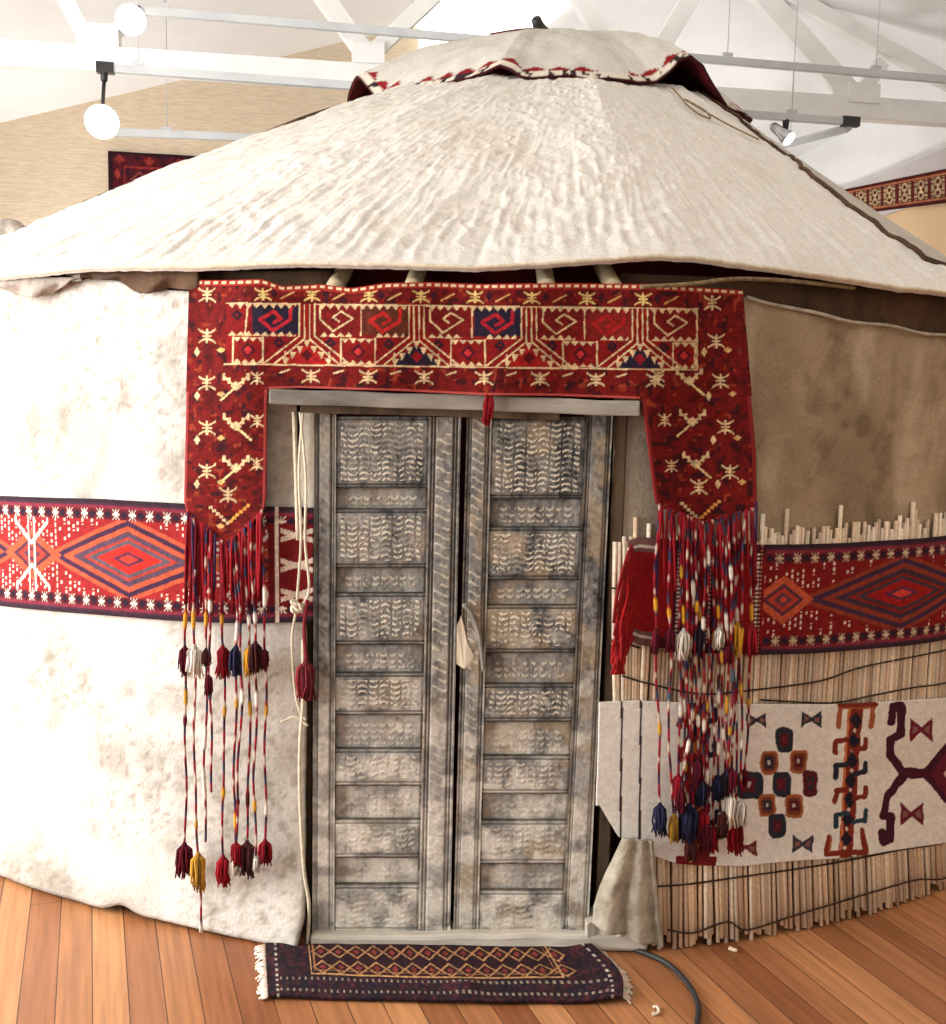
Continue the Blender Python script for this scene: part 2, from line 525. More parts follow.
def track(label, a, b, wires, caps=(0, 0), h=.045):
    t = thing('lighting_track', label, 'lighting track', (a + b) / 2)
    MB().beam(a, b, .036, h, EY).obj('rail', M['alu'], t, False, bevel=.003)
    for w in wires:
        p = a + (b - a) * w
        MB().tube([p, np.array([p[0], p[1], ceil_z(p)])], .003, n=5).obj('suspension_wire', M['alu'], t)
        MB().beam(p + [0, 0, .012] - EX * .03, p + [0, 0, .012] + EX * .03, .03, .07, EY).obj('clip', M['alu'], t, False)
    u = (b - a) / np.linalg.norm(b - a)
    if caps[0]: MB().beam(a - u * .045, a + u * .05, .044, h + .014, EY).obj('end_cap', M['black'], t, False)
    if caps[1]: MB().beam(b - u * .07, b + u * .045, .044, h + .014, EY).obj('end_cap', M['black'], t, False)
    return t


def hp(px, py, ly): return on_hall(px, py, ly)


track('long grey lighting track above the crown, the highest one, running out at the right edge', hp(136, 10, .9), hp(960, 81, .9), (.03, .69, .885))
track('grey lighting track with black end caps, crossing behind the crown at middle height', hp(105, 68, .75), hp(852, 122, .75), (.04, .91), (1, 1))
track('low grey lighting track in front of the beige wall above the dark carpet', hp(110, 132, 1.9), hp(560, 150, 1.9), (.12, .9), h=.05)
ta = hp(848, 128, .75); tb = hp(762, 151, 3.2)
track('short grey lighting track running back from the right black end cap', ta, tb, (.6,))


def lathe(mb, o, ax, prof, n=20, c=None):
    ax = np.asarray(ax, float); ax /= np.linalg.norm(ax); pts = [o + ax * d for d, r in prof]
    ref = np.array([1.0, 0, 0]) if abs(ax[0]) < .8 else np.array([0, 1.0, 0])
    return mb.tube(pts, [max(r, .0006) for d, r in prof], c, n)


def spot(label, top, head, face, r, L, lit=True, dark=True, body=None):
    t = thing('spotlight', label, 'spotlight', top)
    m = MB(); lathe(m, np.array(top) + [0, 0, -.05], (0, 0, 1), [(0, .018), (.055, .022), (.06, .012)], 12); m.obj('adaptor', M['black'], t)
    MB().tube([np.array(top) + [0, 0, -.04], np.array(head) + [0, 0, .02]], .011, n=8).obj('stem', M['black'] if dark else M['chrome'], t)
    f = np.asarray(face, float); f /= np.linalg.norm(f)
    m = MB(); lathe(m, np.array(head) - f * L, f, [(0, r * .3), (L * .1, r * .6), (L * .55, r * .72), (L * .9, r), (L * .97, r)], 24); m.obj('lamp_housing', M[body] if body else M['white_paint'] if dark else M['chrome'], t)
    m = MB(); lathe(m, np.array(head) - f * L * .08, f, [(0, r * .2), (L * .02, r * .93), (L * .1, r * .96), (L * .16, r * .8), (L * .22, r * .3)], 24); m.obj('lamp_glass', M['lamp_on'] if lit else M['chrome'], t)
    return t


def toward(p): v = CAM - np.asarray(p); return v / np.linalg.norm(v)


hA = hp(102, 122, .72); spot('round lit spotlight hanging on a dark stem from the left end of the middle track', hp(104, 72, .75), hA, toward(hA) + np.array([-.05, 0, -.15]), .095, .16)
hB = hp(131, 20, .86); spot('large lit white spotlight at the left end of the highest track', hp(139, 8, .9), hB, np.array([.45, -.8, -.35]), .085, .26)
hC = hp(789, 139, .7); spot('small metal spotlight under the right end of the middle track', hp(786, 121, .75), hC, np.array([.55, -.3, -.55]), .045, .15, True, False)
hD = hp(541, 33, .93); spot('small black spotlight peeping over the top of the crown cover', hp(541, 40, .93), hD, np.array([.2, .5, -.25]), .05, .12, False, True, 'black')

# ================================================================== INSIDE OF THE YURT
th = np.radians(np.linspace(-180, 180, 241)); zz = np.linspace(1.93, 0.0, 12)
TH, ZZ = np.meshgrid(th, zz)
rr = R - .14 + .02 * np.sin(TH * 40)
P = np.stack([np.sin(TH) * rr, -np.cos(TH) * rr, ZZ], -1)
o = sheet('inner_curtain', P, M['lining'], thick=.004)
tag(o, 'dark maroon curtain lining the yurt, glimpsed behind the door edges and poles', 'curtain')

# ================================================================== FELT WALLS
RB = lambda z: 0.045 * np.clip(1 - np.asarray(z) / 0.45, 0, 1) ** 1.5


def felt_color(a, z, base, dark, amt, seed, sc=1.0):
    n1 = fbm(a * 3 * sc, z * 3 * sc, 5, seed); n2 = fbm(a * 14 * sc, z * 9 * sc, 4, seed + 5); n3 = vn(a * 90, z * 90, seed + 9)
    k = np.clip(sm(n1, .42, .72) * .6 + sm(n2, .5, .75) * .55 + sm(n3, .72, 1.0) * .3, 0, 1) * amt
    return lin(np.asarray(base)) * (1 - k[..., None]) + lin(np.asarray(dark)) * k[..., None]


def wallP(TH, Z, off): r = R + RB(Z) + off; return np.stack([np.sin(TH) * r, -np.cos(TH) * r, Z], -1)


# left: cream felt, from the door round to the back
edge_px = [(262, 404), (294, 412), (295, 500), (300, 560), (304, 640), (304, 720), (303, 800), (305, 870), (309, 910), (300, 954)]
ez = []; et = []
for x, y in edge_px[1:]:
    t_, z_ = theta_z(x, y, R + .02); ez.append(float(z_)); et.append(float(t_))
ez = np.array(ez)[::-1]; et = np.array(et)[::-1]
NV, NU = 170, 520
top_px = [(-90, 286), (0, 285), (20, 290), (60, 288), (72, 281), (90, 279), (120, 280), (132, 286), (142, 294), (160, 290), (195, 292), (300, 300)]
tt = np.array([float(theta_z(x, y, R)[0]) for x, y in top_px]); tzz = np.array([float(theta_z(x, y, R)[1]) for x, y in top_px])
bot_px = [(0, 872), (60, 893), (85, 905), (100, 908), (130, 910), (140, 919), (190, 932), (260, 943), (300, 955)]
U = np.linspace(0, 1, NU) ** 0.8
V_ = np.linspace(0, 1, NV)
UU, VV = np.meshgrid(U, V_)
T0 = RAD(-172)
z_guess = 1.82 * (1 - VV)
for _ in range(3):
    tend = np.interp(z_guess, ez, et)
    TH = T0 + (tend - T0) * UU
    ztop = np.interp(TH, tt, tzz); zbot = .004 + .012 * vn(TH * 6, TH * 0, 3) + .02 * np.exp(-((TH - RAD(-21.0)) / .015) ** 2)
    z_guess = zbot + (ztop - zbot) * (1 - VV)
Z = z_guess
off = .006 + .018 * (fbm(TH * 9, Z * 2.2, 3, 2) - .5) + .006 * (fbm(TH * 30, Z * 22, 3, 8) - .5) + .018 * sm(Z, .16, .05) * (.6 + .6 * vn(TH * 16, Z * 3, 4))
off = off + .02 * sm(TH, RAD(-13), RAD(-8)) * sm(Z, .35, 0)
cw = felt_color(TH * 2.7, Z, (216, 210, 199), (128, 116, 98), .66, 11, 1.0)
spk = sm(fbm(TH * 190, Z * 70, 3, 61), .5, .78) * sm(fbm(TH * 8, Z * 3, 3, 63) + .12 * sm(Z, .9, 1.4), .40, .62) * .55
cw = cw * (1 - spk[..., None]) + lin((122, 110, 92)) * spk[..., None]
far = sm(TH, RAD(-18), RAD(-9))[..., None] * .45 * fbm(TH * 30, Z * 12, 4, 31)[..., None]
cw = cw * (1 - far) + lin((150, 130, 100)) * far
lf = sheet('wall_felt', wallP(TH, Z, off), M['felt'], cols=cw, thick=.012)
tag(lf, 'cream white felt covering the yurt wall left of the door down to the floor', 'felt wall cover')
# stitched hem cord at the free edge beside the door
pts = [on_cyl(x, y, R + .03) for x, y in ((294, 412), (296, 470), (298, 540))]
pts2 = [on_cyl(x, y, R + .05) for x, y in ((303, 640), (303, 700), (300, 745), (300, 800), (304, 870), (309, 905), (307, 950))]
MB().tube(spline(pts, 6), .006, n=6).obj('edge_cord', M['rope'], lf)
MB().tube(spline(pts2, 6), .005, n=6).obj('edge_cord', M['rope'], lf)

# second layer between felt edge and door post, sunlit white put into its colour
tA = [float(theta_z(x, 450, R)[0]) for x in (299, 322)]
TH, ZZ = np.meshgrid(np.linspace(tA[0], tA[1], 10), np.linspace(1.5, 1.16, 24))
o = sheet('felt_strip', wallP(TH, ZZ, -.004 + .004 * np.sin(ZZ * 20)), M['felt'], cols=felt_color(TH * 3, ZZ, (236, 228, 210), (206, 192, 166), .4, 5), thick=.01)
tag(o, 'narrow felt strip coloured sunlit white hanging between felt edge and left door post', 'felt strip')

# felt folds drooping under the eave at left


def fold(label, mat, x0, x1, top, bot, rad, wav):
    UU, VV = np.meshgrid(np.linspace(0, 1, 90), np.linspace(0, 1, 16))
    X = x0 + (x1 - x0) * UU; Yb = np.interp(X, *zip(*bot)); Y = top + (Yb - top) * VV
    P = on_cyl(X, Y, rad + .012 * np.sin(UU * wav + VV * 2.5) * VV + .012 * np.sin(VV * PI))
    tag(sheet('felt_fold', P, mat, thick=.01), label, 'felt fold')


fold('ash grey felt fold drooping under the eave at the far left', M['ash_felt'], -70, 80, 277, [(-70, 290), (0, 287), (14, 294), (32, 298), (52, 294), (70, 281), (80, 278)], R + .035, 26)
fold('brown felt fold showing under the eave left of the red hanging', M['eave_felt'], 66, 198, 270, [(66, 275), (90, 279), (120, 281), (134, 291), (148, 294), (170, 288), (198, 291)], R + .025, 19)

# right: brown felt above the reeds
top_px = [(600, 296), (745, 297), (800, 312), (870, 325), (946, 337), (1010, 350)]
tt = np.array([float(theta_z(x, y, R)[0]) for x, y in top_px]); tz = np.array([float(theta_z(x, y, R)[1]) for x, y in top_px])
t0 = float(theta_z(613, 450, R)[0])
TH, VV = np.meshgrid(t0 + (RAD(172) - t0) * np.linspace(0, 1, 420) ** 1.5, np.linspace(0, 1, 110))
ztop = np.interp(TH, tt, tz); zbot = 1.02
Z = ztop + (zbot - ztop) * VV
off = .004 + .022 * (fbm(TH * 8 + .3 * Z, Z * 1.5, 3, 21) - .5) + .008 * (fbm(TH * 26, Z * 20, 3, 18) - .5)
rc = felt_color(TH * 2.7, Z, (164, 144, 116), (96, 78, 56), .7, 41, 1.2)
nb = sm(fbm(TH * 26, Z * 3, 4, 77), .48, .72)[..., None] * .6
rc = rc * (1 - nb) + lin((194, 176, 148)) * nb
greyer = sm(TH, RAD(13), RAD(11))[..., None] * .8
rc = rc * (1 - greyer) + lin((170, 160, 142)) * greyer
rf = sheet('wall_felt', wallP(TH, Z, off), M['felt'], cols=rc, thick=.012)
tag(rf, 'brown stained felt on the yurt wall right of the red hanging, above the reeds', 'felt wall cover')
m = MB(); m.tube([wallP(np.array(a), np.array(np.interp(a, tt, tz) + .004 * math.sin(a * 60)), .012) for a in np.linspace(tt[1], RAD(80), 90)], .0055, n=6)
m.obj('stitched_edge', M['grey_felt'], rf)
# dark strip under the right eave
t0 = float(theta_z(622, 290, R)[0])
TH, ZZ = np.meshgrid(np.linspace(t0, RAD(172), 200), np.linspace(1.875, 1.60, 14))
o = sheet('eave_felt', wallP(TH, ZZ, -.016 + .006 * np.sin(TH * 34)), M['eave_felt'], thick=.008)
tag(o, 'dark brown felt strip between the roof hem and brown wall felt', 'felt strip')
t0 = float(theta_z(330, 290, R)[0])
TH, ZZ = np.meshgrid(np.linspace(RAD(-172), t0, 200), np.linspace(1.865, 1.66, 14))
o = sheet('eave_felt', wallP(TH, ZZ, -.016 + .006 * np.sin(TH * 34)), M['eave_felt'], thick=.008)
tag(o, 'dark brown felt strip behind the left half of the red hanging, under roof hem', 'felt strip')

# ================================================================== ROOF
hem_px = [(-110, 300), (0, 281), (90, 272), (190, 272), (300, 268), (380, 270), (480, 272), (560, 268), (650, 262), (700, 264), (800, 277), (900, 292), (946, 300), (1030, 318)]
RH = 2.81
ht = np.array([float(theta_z(x, y, RH)[0]) for x, y in hem_px]); hz = np.array([float(theta_z(x, y, RH)[1]) for x, y in hem_px])
hz[0] = hz[1]; hz[-1] = hz[-2] = hz[-3]
CX, CY, RCX, RCY, ZC = 0.36, 0.10, 1.0, 0.62, 3.08
ridges = np.radians(np.array([-180, -150, -120, -92, -66, -43, -17.5, 8.6, 36, 62, 92, 122, 152, 180.0]))


def roofP(TH, S, off=0.0):
    """S = 0 at the hem, 1 at the crown ring"""
    k = np.clip(np.searchsorted(ridges, TH, 'right') - 1, 0, len(ridges) - 2)
    a, b = ridges[k], ridges[k + 1]; mid, hw = (a + b) / 2, (b - a) / 2
    chord = np.cos(hw) / np.cos(np.clip(TH - mid, -hw, hw))
    fac = 1 + (chord - 1) * (0.25 + 2.5 * np.sin(np.clip(S, 0, 1) * PI * .5 + .15))
    rh = RH; hzz = np.interp(TH, ht, hz)
    x0, y0 = np.sin(TH) * rh * (1 + (fac - 1) * .25), -np.cos(TH) * rh * (1 + (fac - 1) * .25)
    x1, y1 = CX + np.sin(TH) * RCX * fac, CY - np.cos(TH) * RCY * fac
    bulge = .05 - .085 * sm(TH, RAD(5), RAD(50))
    x = x0 + (x1 - x0) * S; y = y0 + (y1 - y0) * S
    z = hzz + (ZC - hzz) * S + bulge * np.sin(np.clip(S, 0, 1) * PI)
    n = np.stack([np.sin(TH) * .55, -np.cos(TH) * .55, np.full(np.shape(TH), .83)], -1)
    return np.stack([x, y, z], -1) + n * np.asarray(off)[..., None] * np.ones(np.shape(TH))[..., None]


def roof_cols(TH, S, base, dark, seed):
    n = sm(fbm(TH * 9, S * 9, 4, seed), .45, .8) * .35 + sm(fbm(TH * 40, S * 36, 3, seed + 3), .5, .85) * .12
    return lin(np.asarray(base)) * (1 - n[..., None]) + lin(np.asarray(dark)) * n[..., None]


# rear panel, full turn, lower layer
TH, S = np.meshgrid(np.radians(np.linspace(-180, 180, 361)), np.linspace(1.0, 0, 60))
S = S * (1 - .07 * sm(TH, RAD(-84), RAD(-80)) * sm(TH, RAD(39), RAD(36))) + .07 * sm(TH, RAD(-84), RAD(-80)) * sm(TH, RAD(39), RAD(36))
off = -.02 + .006 * (fbm(TH * 20, S * 6, 3, 4) - .5)
o = sheet('roof_felt', roofP(TH, S, off), M['felt'], cols=roof_cols(TH, S, (186, 180, 168), (156, 148, 134), 9), thick=.012)
tag(o, 'grey felt roof panel showing beyond the dark corded seam at right', 'roof felt')
# front panel
seam_px = [(738, 122), (798, 173), (839, 203), (883, 236), (924, 264)]


def solve_theta(px, py):
    best = None
    for th_ in np.linspace(RAD(5), RAD(75), 211):
        s_ = np.linspace(0, 1, 201)
        q = roofP(np.full(201, th_), s_, 0.0)
        X, Y = proj(q); d = np.hypot(X - px, Y - py); i = int(d.argmin())
        if best is None or d[i] < best[0] - .3: best = (d[i], th_, s_[i])
        if best[0] < 1.5: break
    return best[1], best[2]


sol = [solve_theta(*p) for p in seam_px]
ss = np.array([0.0] + [s for t, s in sol]); st = np.array([RAD(40)] + [t for t, s in sol])
print('SEAM', np.degrees(st), ss)
oi = ss.argsort(); ss, st = ss[oi], st[oi]
SV = np.linspace(1.0, 0, 320); UU, S = np.meshgrid(np.linspace(0, 1, 1150), SV)
tR = np.interp(S, ss, st); tL = RAD(-80)
TH = tL + (tR - tL) * UU
hemw = (1 - S) ** 3
crump = fbm(TH * 40, S * 38 + TH * 9, 4, 12) - .5
vert = fbm(TH * 120 + 1.5 * fbm(TH * 20, S * 14, 2, 3), S * 9, 2, 15) - .5
rdg = 1 - np.abs(2 * fbm(TH * 34 + 8 * S, S * 26 - 9 * TH, 3, 44) - 1) * 2.2
diag = fbm(TH * 12 + S * 7, S * 10 - TH * 8, 3, 19) - .5
damp = 1 - .8 * sm(S, .06, 0)
off = .014 + (crump * .008 + vert * .016 * (0.12 + .9 * hemw) + diag * .020 + .0045 * np.clip(rdg, 0, 1) * (.4 + vn(TH * 7, S * 6, 71))) * damp
fr = sheet('roof_felt', roofP(TH, S, off), M['felt'], cols=roof_cols(TH, S, (214, 209, 199), (194, 186, 171), 29), thick=.012)
tag(fr, 'cream wrinkled felt roof panel over the front, hem above the door', 'roof felt')
hemline = roofP(TH[-1], S[-1] * 0, off[-1] + .002)
m = MB(); m.tube(list(hemline[::3] + np.array([0, 0, -.001])), .0065, n=6); m.obj('hem_trim', M['rope'], fr)
seamline = roofP(tR[:, -1], S[:, -1], off[:, -1] + .006)
m = MB(); m.tube(list(seamline[::4]), .009, n=6); m.obj('seam_cord', M['eave_felt'], fr)

gt, gs2 = np.meshgrid(np.radians(np.linspace(-110, -20, 181)), np.linspace(0, 1, 101)); gP = roofP(gt, gs2, .0); gX, gY = proj(gP)


def roof_at(px, py):
    k = int(np.argmin(np.hypot(gX - px, gY - py))); return gP.reshape(-1, 3)[k]


o = MB().tube(spline([roof_at(*q) + [0, 0, .012] for q in ((12, 238), (60, 216), (130, 188), (190, 166), (240, 147), (300, 122), (345, 106))], 6), .011, n=6).obj('roof_rope', M['eave_felt'])
tag(o, 'dark brown rope running down the left shoulder of the roof', 'rope')
kb = roof_at(6, 240); o = MB().tube(spline([kb + [-.09, .05, .0], kb + [-.03, .02, .045], kb + [.03, 0, .05], kb + [.07, -.02, .01]], 5), [.02] + [.034] * 14 + [.018], n=9).obj('felt_roll', M['ash_felt'])
tag(o, 'grey felt lump on the roof shoulder at the left edge', 'felt roll')

# loose yarn at the hem and along the right of the roof
pts = [roofP(np.array(t), np.array(s), .03) for t, s in ((.55, .95), (.52, .86), (.50, .80), (.50, .74), (.53, .74), (.55, .80), (.53, .86), (.56, .72), (.60, .64))]
o = MB().tube(spline(pts, 8), .004, n=5).obj('loose_cord', M['hemp']); tag(o, 'thin loose cord looped beside the seam near the crown at right', 'cord')
a0 = on_cyl(640, 287, R + .075); pts = [a0, on_cyl(690, 284, R + .07), on_cyl(735, 279, R + .06), on_cyl(790, 281, R + .05), on_cyl(855, 288, R + .03)]
o = MB().tube(spline(pts, 8), .006, n=6).obj('eave_rope', M['hemp']); tag(o, 'thin brown rope tied under the right eave from the hanging corner', 'rope')

# ================================================================== CROWN COVER
rim_px = [(338, 98), (346, 78), (356, 72), (372, 92), (376, 96), (400, 91), (440, 84), (470, 79), (490, 70), (500, 66), (512, 70), (522, 77), (545, 78), (580, 77), (610, 76), (640, 80), (657, 79), (668, 70), (680, 60), (692, 56), (704, 66), (716, 88), (728, 106), (742, 112)]
RCC, ECX, ECY = 1.0, 1.075, 0.70


def on_ell(px, py, ea, eb):
    d = ray(px, py); o_ = np.array([(CAM[0] - CX) / ea, (CAM[1] - CY) / eb]); q_ = np.array([d[0] / ea, d[1] / eb])
    A = q_ @ q_; B = 2 * o_ @ q_; C_ = o_ @ o_ - 1
    return CAM + d * ((-B - math.sqrt(max(B * B - 4 * A * C_, 0))) / (2 * A))


rt, rz = [], []
for x, y in rim_px:
    P_ = on_ell(x, y, ECX, ECY); rt.append(math.atan2((P_[0] - CX) / ECX, -(P_[1] - CY) / ECY)); rz.append(P_[2])
rt = np.array(rt); rz = np.array(rz)
TH, S = np.meshgrid(np.radians(np.linspace(-180, 180, 721)), np.linspace(0, 1, 90))
zr = np.interp(TH, rt, rz, left=rz[0], right=rz[-1])
back = sm(np.abs(TH), rt.max() - .05, rt.max() + .6); zr = zr * (1 - back) + 3.06 * back
ZT = 3.47
z = ZT - (ZT - zr) * S ** 2.3 + .03 * (fbm(TH * 6 + 3, S * 5, 3, 3) - .5) * S + .02 * (fbm(np.cos(TH) * S * 9, np.sin(TH) * S * 9, 3, 6) - .5)
r_ = RCC * S * (1 - .0 * S)
P = np.stack([CX + np.sin(TH) * r_ * ECX, CY - np.cos(TH) * r_ * ECY, z], -1)
cc = roof_cols(TH, S, (196, 191, 180), (168, 160, 146), 51)
arc = TH * RCC; d = (1 - S) * RCC
zig = d < .040 + .038 * np.abs(((arc / .11) % 1) - .5) * 2 * (vn(arc * 4, d * 0, 2) > .3)
cc[zig] = lin((128, 24, 28))
knit = d < .034
cc[knit] = lin((206, 196, 178)); chk = knit & (vn(arc * 46, d * 46, 7) > .62); cc[chk] = lin((46, 34, 38))
cc[d < .004] = lin((60, 20, 22))
cv = sheet('crown_cover', P, M['felt'], cols=cc, thick=.014, inner=M['red_inside'])
tag(cv, 'cream felt cap with red and white trimmed edge over the yurt crown', 'crown cover')
m = MB(); line = [proj]  # red seam over the far side of the cap
seam = []
for th_, s_ in ((-.9, .35), (-.5, .28), (-.1, .22), (.2, .18), (.6, .2), (1.2, .26)):
    zz_ = ZT - (ZT - 2.95) * s_ ** 2.3 + .008
    seam.append((CX + math.sin(th_) * ECX * s_ - .03, CY - math.cos(th_) * ECY * s_, zz_))
m = MB(); m.tube(spline(seam, 8), .008, n=6); m.obj('red_seam', M['red_inside'], cv)

# ================================================================== ROOF POLES seen between hem and hanging
for i, (xb, xt) in enumerate(((334, 341), (412, 419), (547, 548), (614, 607))):
    b_ = on_cyl(xb, 289, R + .025); t_ = on_cyl(xt, 258, R - .005)
    v_ = np.array([(t_[0] - b_[0]) * 8 - b_[0] * .12, 2.2, 1.08]); v_ /= np.linalg.norm(v_)
    m = MB(); m.tube([b_ + v_ * .005, b_ + v_ * .02, b_ + v_ * .5, b_ + v_ * 1.2, b_ + v_ * 2.1], [.024, .024, .022, .019, .014], n=10)
    o = m.obj('roof_pole', M['pole'])
    tag(o, ('leftmost pale roof pole above the red hanging', 'second pale roof pole from the left above the red hanging',
            'third pale roof pole from the left, above the right door leaf', 'rightmost pale roof pole above the red hanging')[i], 'roof pole', 'roof poles above the door hanging')

# ================================================================== CARVED DOOR
YD = -2.735
dc = on_y(461, 935, YD)
door = thing('carved_door', 'weathered double door of carved grey wood panels in the yurt entrance', 'door', (dc[0], YD, 0))


def wood_cols(X, Y, seed, tone, warm):
    n = fbm(X / 14, Y / 60, 4, seed); n2 = fbm(X / 3.2, Y / 5, 3, seed + 3); n3 = fbm(X / 30, Y / 34, 4, seed + 7)
    a = lin((46, 46, 47)); b = lin((160, 155, 146)); w = lin((176, 152, 116)); wh = lin((214, 206, 190))
    k = np.clip(.26 + .38 * sm(Y, 600, 860) + tone + (n - .5) * .9 + (n2 - .5) * .8, 0, 1)[..., None]
    c = a * (1 - k) + b * k
    k2 = (sm(n3, .52, .72) * .5 * warm)[..., None]; c = c * (1 - k2) + w * k2
    k3 = (sm(fbm(X / 18, Y / 13, 5, seed + 11), .34 + .24 * sm(Y, 880, 560), .66) * (.12 + .88 * sm(Y, 560, 860)) * .9)[..., None]; c = c * (1 - k3) + wh * k3
    return c


def carve(name, quad, y, kind, parent, seed, tone, warm, depth=.03, hi=1.0):
    """board whose front face is carved; quad = four corners of its face (tl, tr, br, bl) in photo pixels measured at plane y"""
    (ax, ay), (bx, by), (cx_, cy_), (dx, dy) = quad
    nu = max(4, int(abs(bx - ax) * 1.05)); nv = max(4, int(abs(dy - ay) * 1.05))
    UU, VV = np.meshgrid(np.linspace(0, 1, nu), np.linspace(0, 1, nv))
    X = (ax * (1 - UU) + bx * UU) * (1 - VV) + (dx * (1 - UU) + cx_ * UU) * VV
    Y = (ay * (1 - UU) + by * UU) * (1 - VV) + (dy * (1 - UU) + cy_ * UU) * VV
    P = on_y(X, Y, y)
    col = wood_cols(X, Y, seed, tone, warm)
    wpx = abs(bx - ax); hpx = abs(dy - ay); lx = UU * wpx; ly = VV * hpx
    mark = np.zeros(X.shape); groove = np.zeros(X.shape)
    if kind == 'high':
        body = (ly > 7) & (ly < hpx - 7)
        groove += (np.abs(ly - 3.4) < 1.0) | (np.abs(ly - hpx + 3.2) < 1.0) | (ly < 1.2) | (ly > hpx - 1.2)
        nc = max(6, int(round(wpx / 11.5))); u = (lx / wpx * nc); cu = u % 1 - .5
        ph = ((ly + 1.3 * vn(u.astype(int) * 3.1, 0 * u, seed)) / 5.6) % 1
        arc = np.where(np.floor(u).astype(int) % 2 == 0, .25 + 1.9 * cu * cu, .75 - 1.9 * cu * cu)
        mark = (np.abs(ph - arc) < .2) & (np.abs(cu) < .42) & body & (lx > 5) & (lx < wpx - 5)
        mark = mark * (.35 + .65 * (fbm(lx / 16, ly / 12, 3, seed + 2) > .42)) * (vn(lx * .45, ly * .45, seed + 4) > .24)
    elif kind == 'low':
        body = (ly > 5) & (ly < hpx - 4) & (lx > 10) & (lx < wpx - 10)
        nc = max(6, int(round(wpx / 9.0))); cu = (lx / wpx * nc) % 1 - .5
        ph = (ly / 6.2) % 1
        mark = ((np.abs(ph - (.75 - 1.9 * cu * cu)) < .2) & (np.abs(cu) < .4) & body) * (vn(lx * .25, ly * .3, seed + 2) > .3) * .75
    else:                                                  # stile
        for f in (.1, .2, .8, .9): groove += np.abs(UU - f) < .028
        ph = (Y / 9.5) % 1; cu = (UU - .5) / .22
        mark = (np.abs(ph - (.5 + .28 * np.sin(cu * PI * .5))) < .13) & (np.abs(cu) < 1)
        mark = mark * (vn(UU * 3, Y * .16, seed + 2) > .35) * (.7 if hi > .5 else .35)
    groove = np.clip(groove, 0, 1)
    fade = 1 - .55 * sm(Y, 640, 860); mark = mark * fade; groove = groove * (1 - .35 * sm(Y, 640, 860))
    k = (np.asarray(mark, float) * .72 * hi)[..., None]; col = col * (1 - k) + lin((232, 220, 194)) * k
    k = (groove * .72)[..., None]; col = col * (1 - k) + lin((44, 40, 36)) * k
    edge = ((UU < .02) | (UU > .98) | (VV < .02) | (VV > .98))
    P[..., 1] += -.0025 * np.asarray(mark, float) + .004 * groove + .004 * (fbm(X / 9, Y / 14, 3, seed + 5) - .5) + .002 * edge
    # ragged ends
    Fq = quads(nv, nu)[:, ::-1]
    V = P.reshape(-1, 3)
    idx = np.arange(nv * nu).reshape(nv, nu)
    rimi = np.concatenate([idx[0, :], idx[1:, -1], idx[-1, -2::-1], idx[-2:0:-1, 0]])
    back = V[rimi].copy(); back[:, 1] = y + depth
    n0 = len(V); V = np.concatenate([V, back]); col = np.concatenate([col.reshape(-1, 3), np.tile(lin((104, 92, 74)), (len(back), 1))])
    k = len(rimi); j = np.arange(k); side = np.stack([rimi[j], rimi[(j + 1) % k], n0 + (j + 1) % k, n0 + j], -1)
    F = np.concatenate([Fq, side[:, ::-1]])
    return build(name, V, F, M['carved'], parent, col, True)


def lerp(a, b, t): return a + (b - a) * t


def leaf(xl_t, xl_b, xr_t, xr_b, yt, yb, ws_l, ws_r, ys, tone, warm, seed, yoff, label):
    """one door leaf: slanting left and right edges in pixels, stile widths, list of panel boundaries"""
    xl = lambda y: lerp(xl_t, xl_b, (y - yt) / (yb - yt)); xr = lambda y: lerp(xr_t, xr_b, (y - yt) / (yb - yt))
    y0 = YD + yoff
    # backing board is the leaf itself; stiles, rails and panels are its carved pieces
    A = on_y(np.array([xl(yt) + 4, xr(yt) - 4, xr(yb) - 4, xl(yb) + 4]), np.array([yt + 4, yt + 4, yb - 4, yb - 4]), y0 + .012)
    m = MB(); Bk = A + np.array([0, .022, 0]); m.add(list(A) + list(Bk), [(3, 2, 1, 0), (4, 5, 6, 7), (0, 1, 5, 4), (1, 2, 6, 5), (2, 3, 7, 6), (3, 0, 4, 7)])
    lf_ = m.obj('door_leaf', M['jamb'], door, False); lf_['label'] = label
    carve('stile', [(xl(yt), yt - 4), (xl(yt) + ws_l, yt - 4), (xl(yb) + ws_l, yb), (xl(yb), yb)], y0 - .012, 'stile', lf_, seed + 1, tone + .02, warm, .03, .4 if seed == 100 else .8)
    carve('stile', [(xr(yt) - ws_r, yt), (xr(yt), yt), (xr(yb), yb + 2), (xr(yb) - ws_r, yb + 2)], y0 - .012, 'stile', lf_, seed + 2, tone - .05, warm, .03, .9 if seed == 100 else .35)
    for i in range(len(ys) - 1):
        hi = i % 2 == 0; a, b = ys[i], ys[i + 1]
        q = [(xl(a) + ws_l, a), (xr(a) - ws_r, a), (xr(b) - ws_r, b), (xl(b) + ws_l, b)]
        carve('carved_rail' if hi else 'carved_panel', q, y0 - (.008 if hi else -.010), 'high' if hi else 'low', lf_, seed + 10 + i, tone + (-.13 if hi else .10), warm, .022, 1.0)
    return lf_


leaf(314, 312, 461, 450, 417, 933, 22, 32, [416, 488, 509, 568, 593, 645, 673, 715, 749, 786, 820, 858, 885, 932], .30, .5, 100, 0.0, 'left leaf of paler grey carved wood')
rl = leaf(467, 453, 613, 588, 415, 934, 25, 26, [416, 499, 527, 580, 605, 653, 684, 722, 756, 794, 821, 864, 891, 935], .17, 1.0, 300, .004, 'right leaf of browner carved wood with a split')
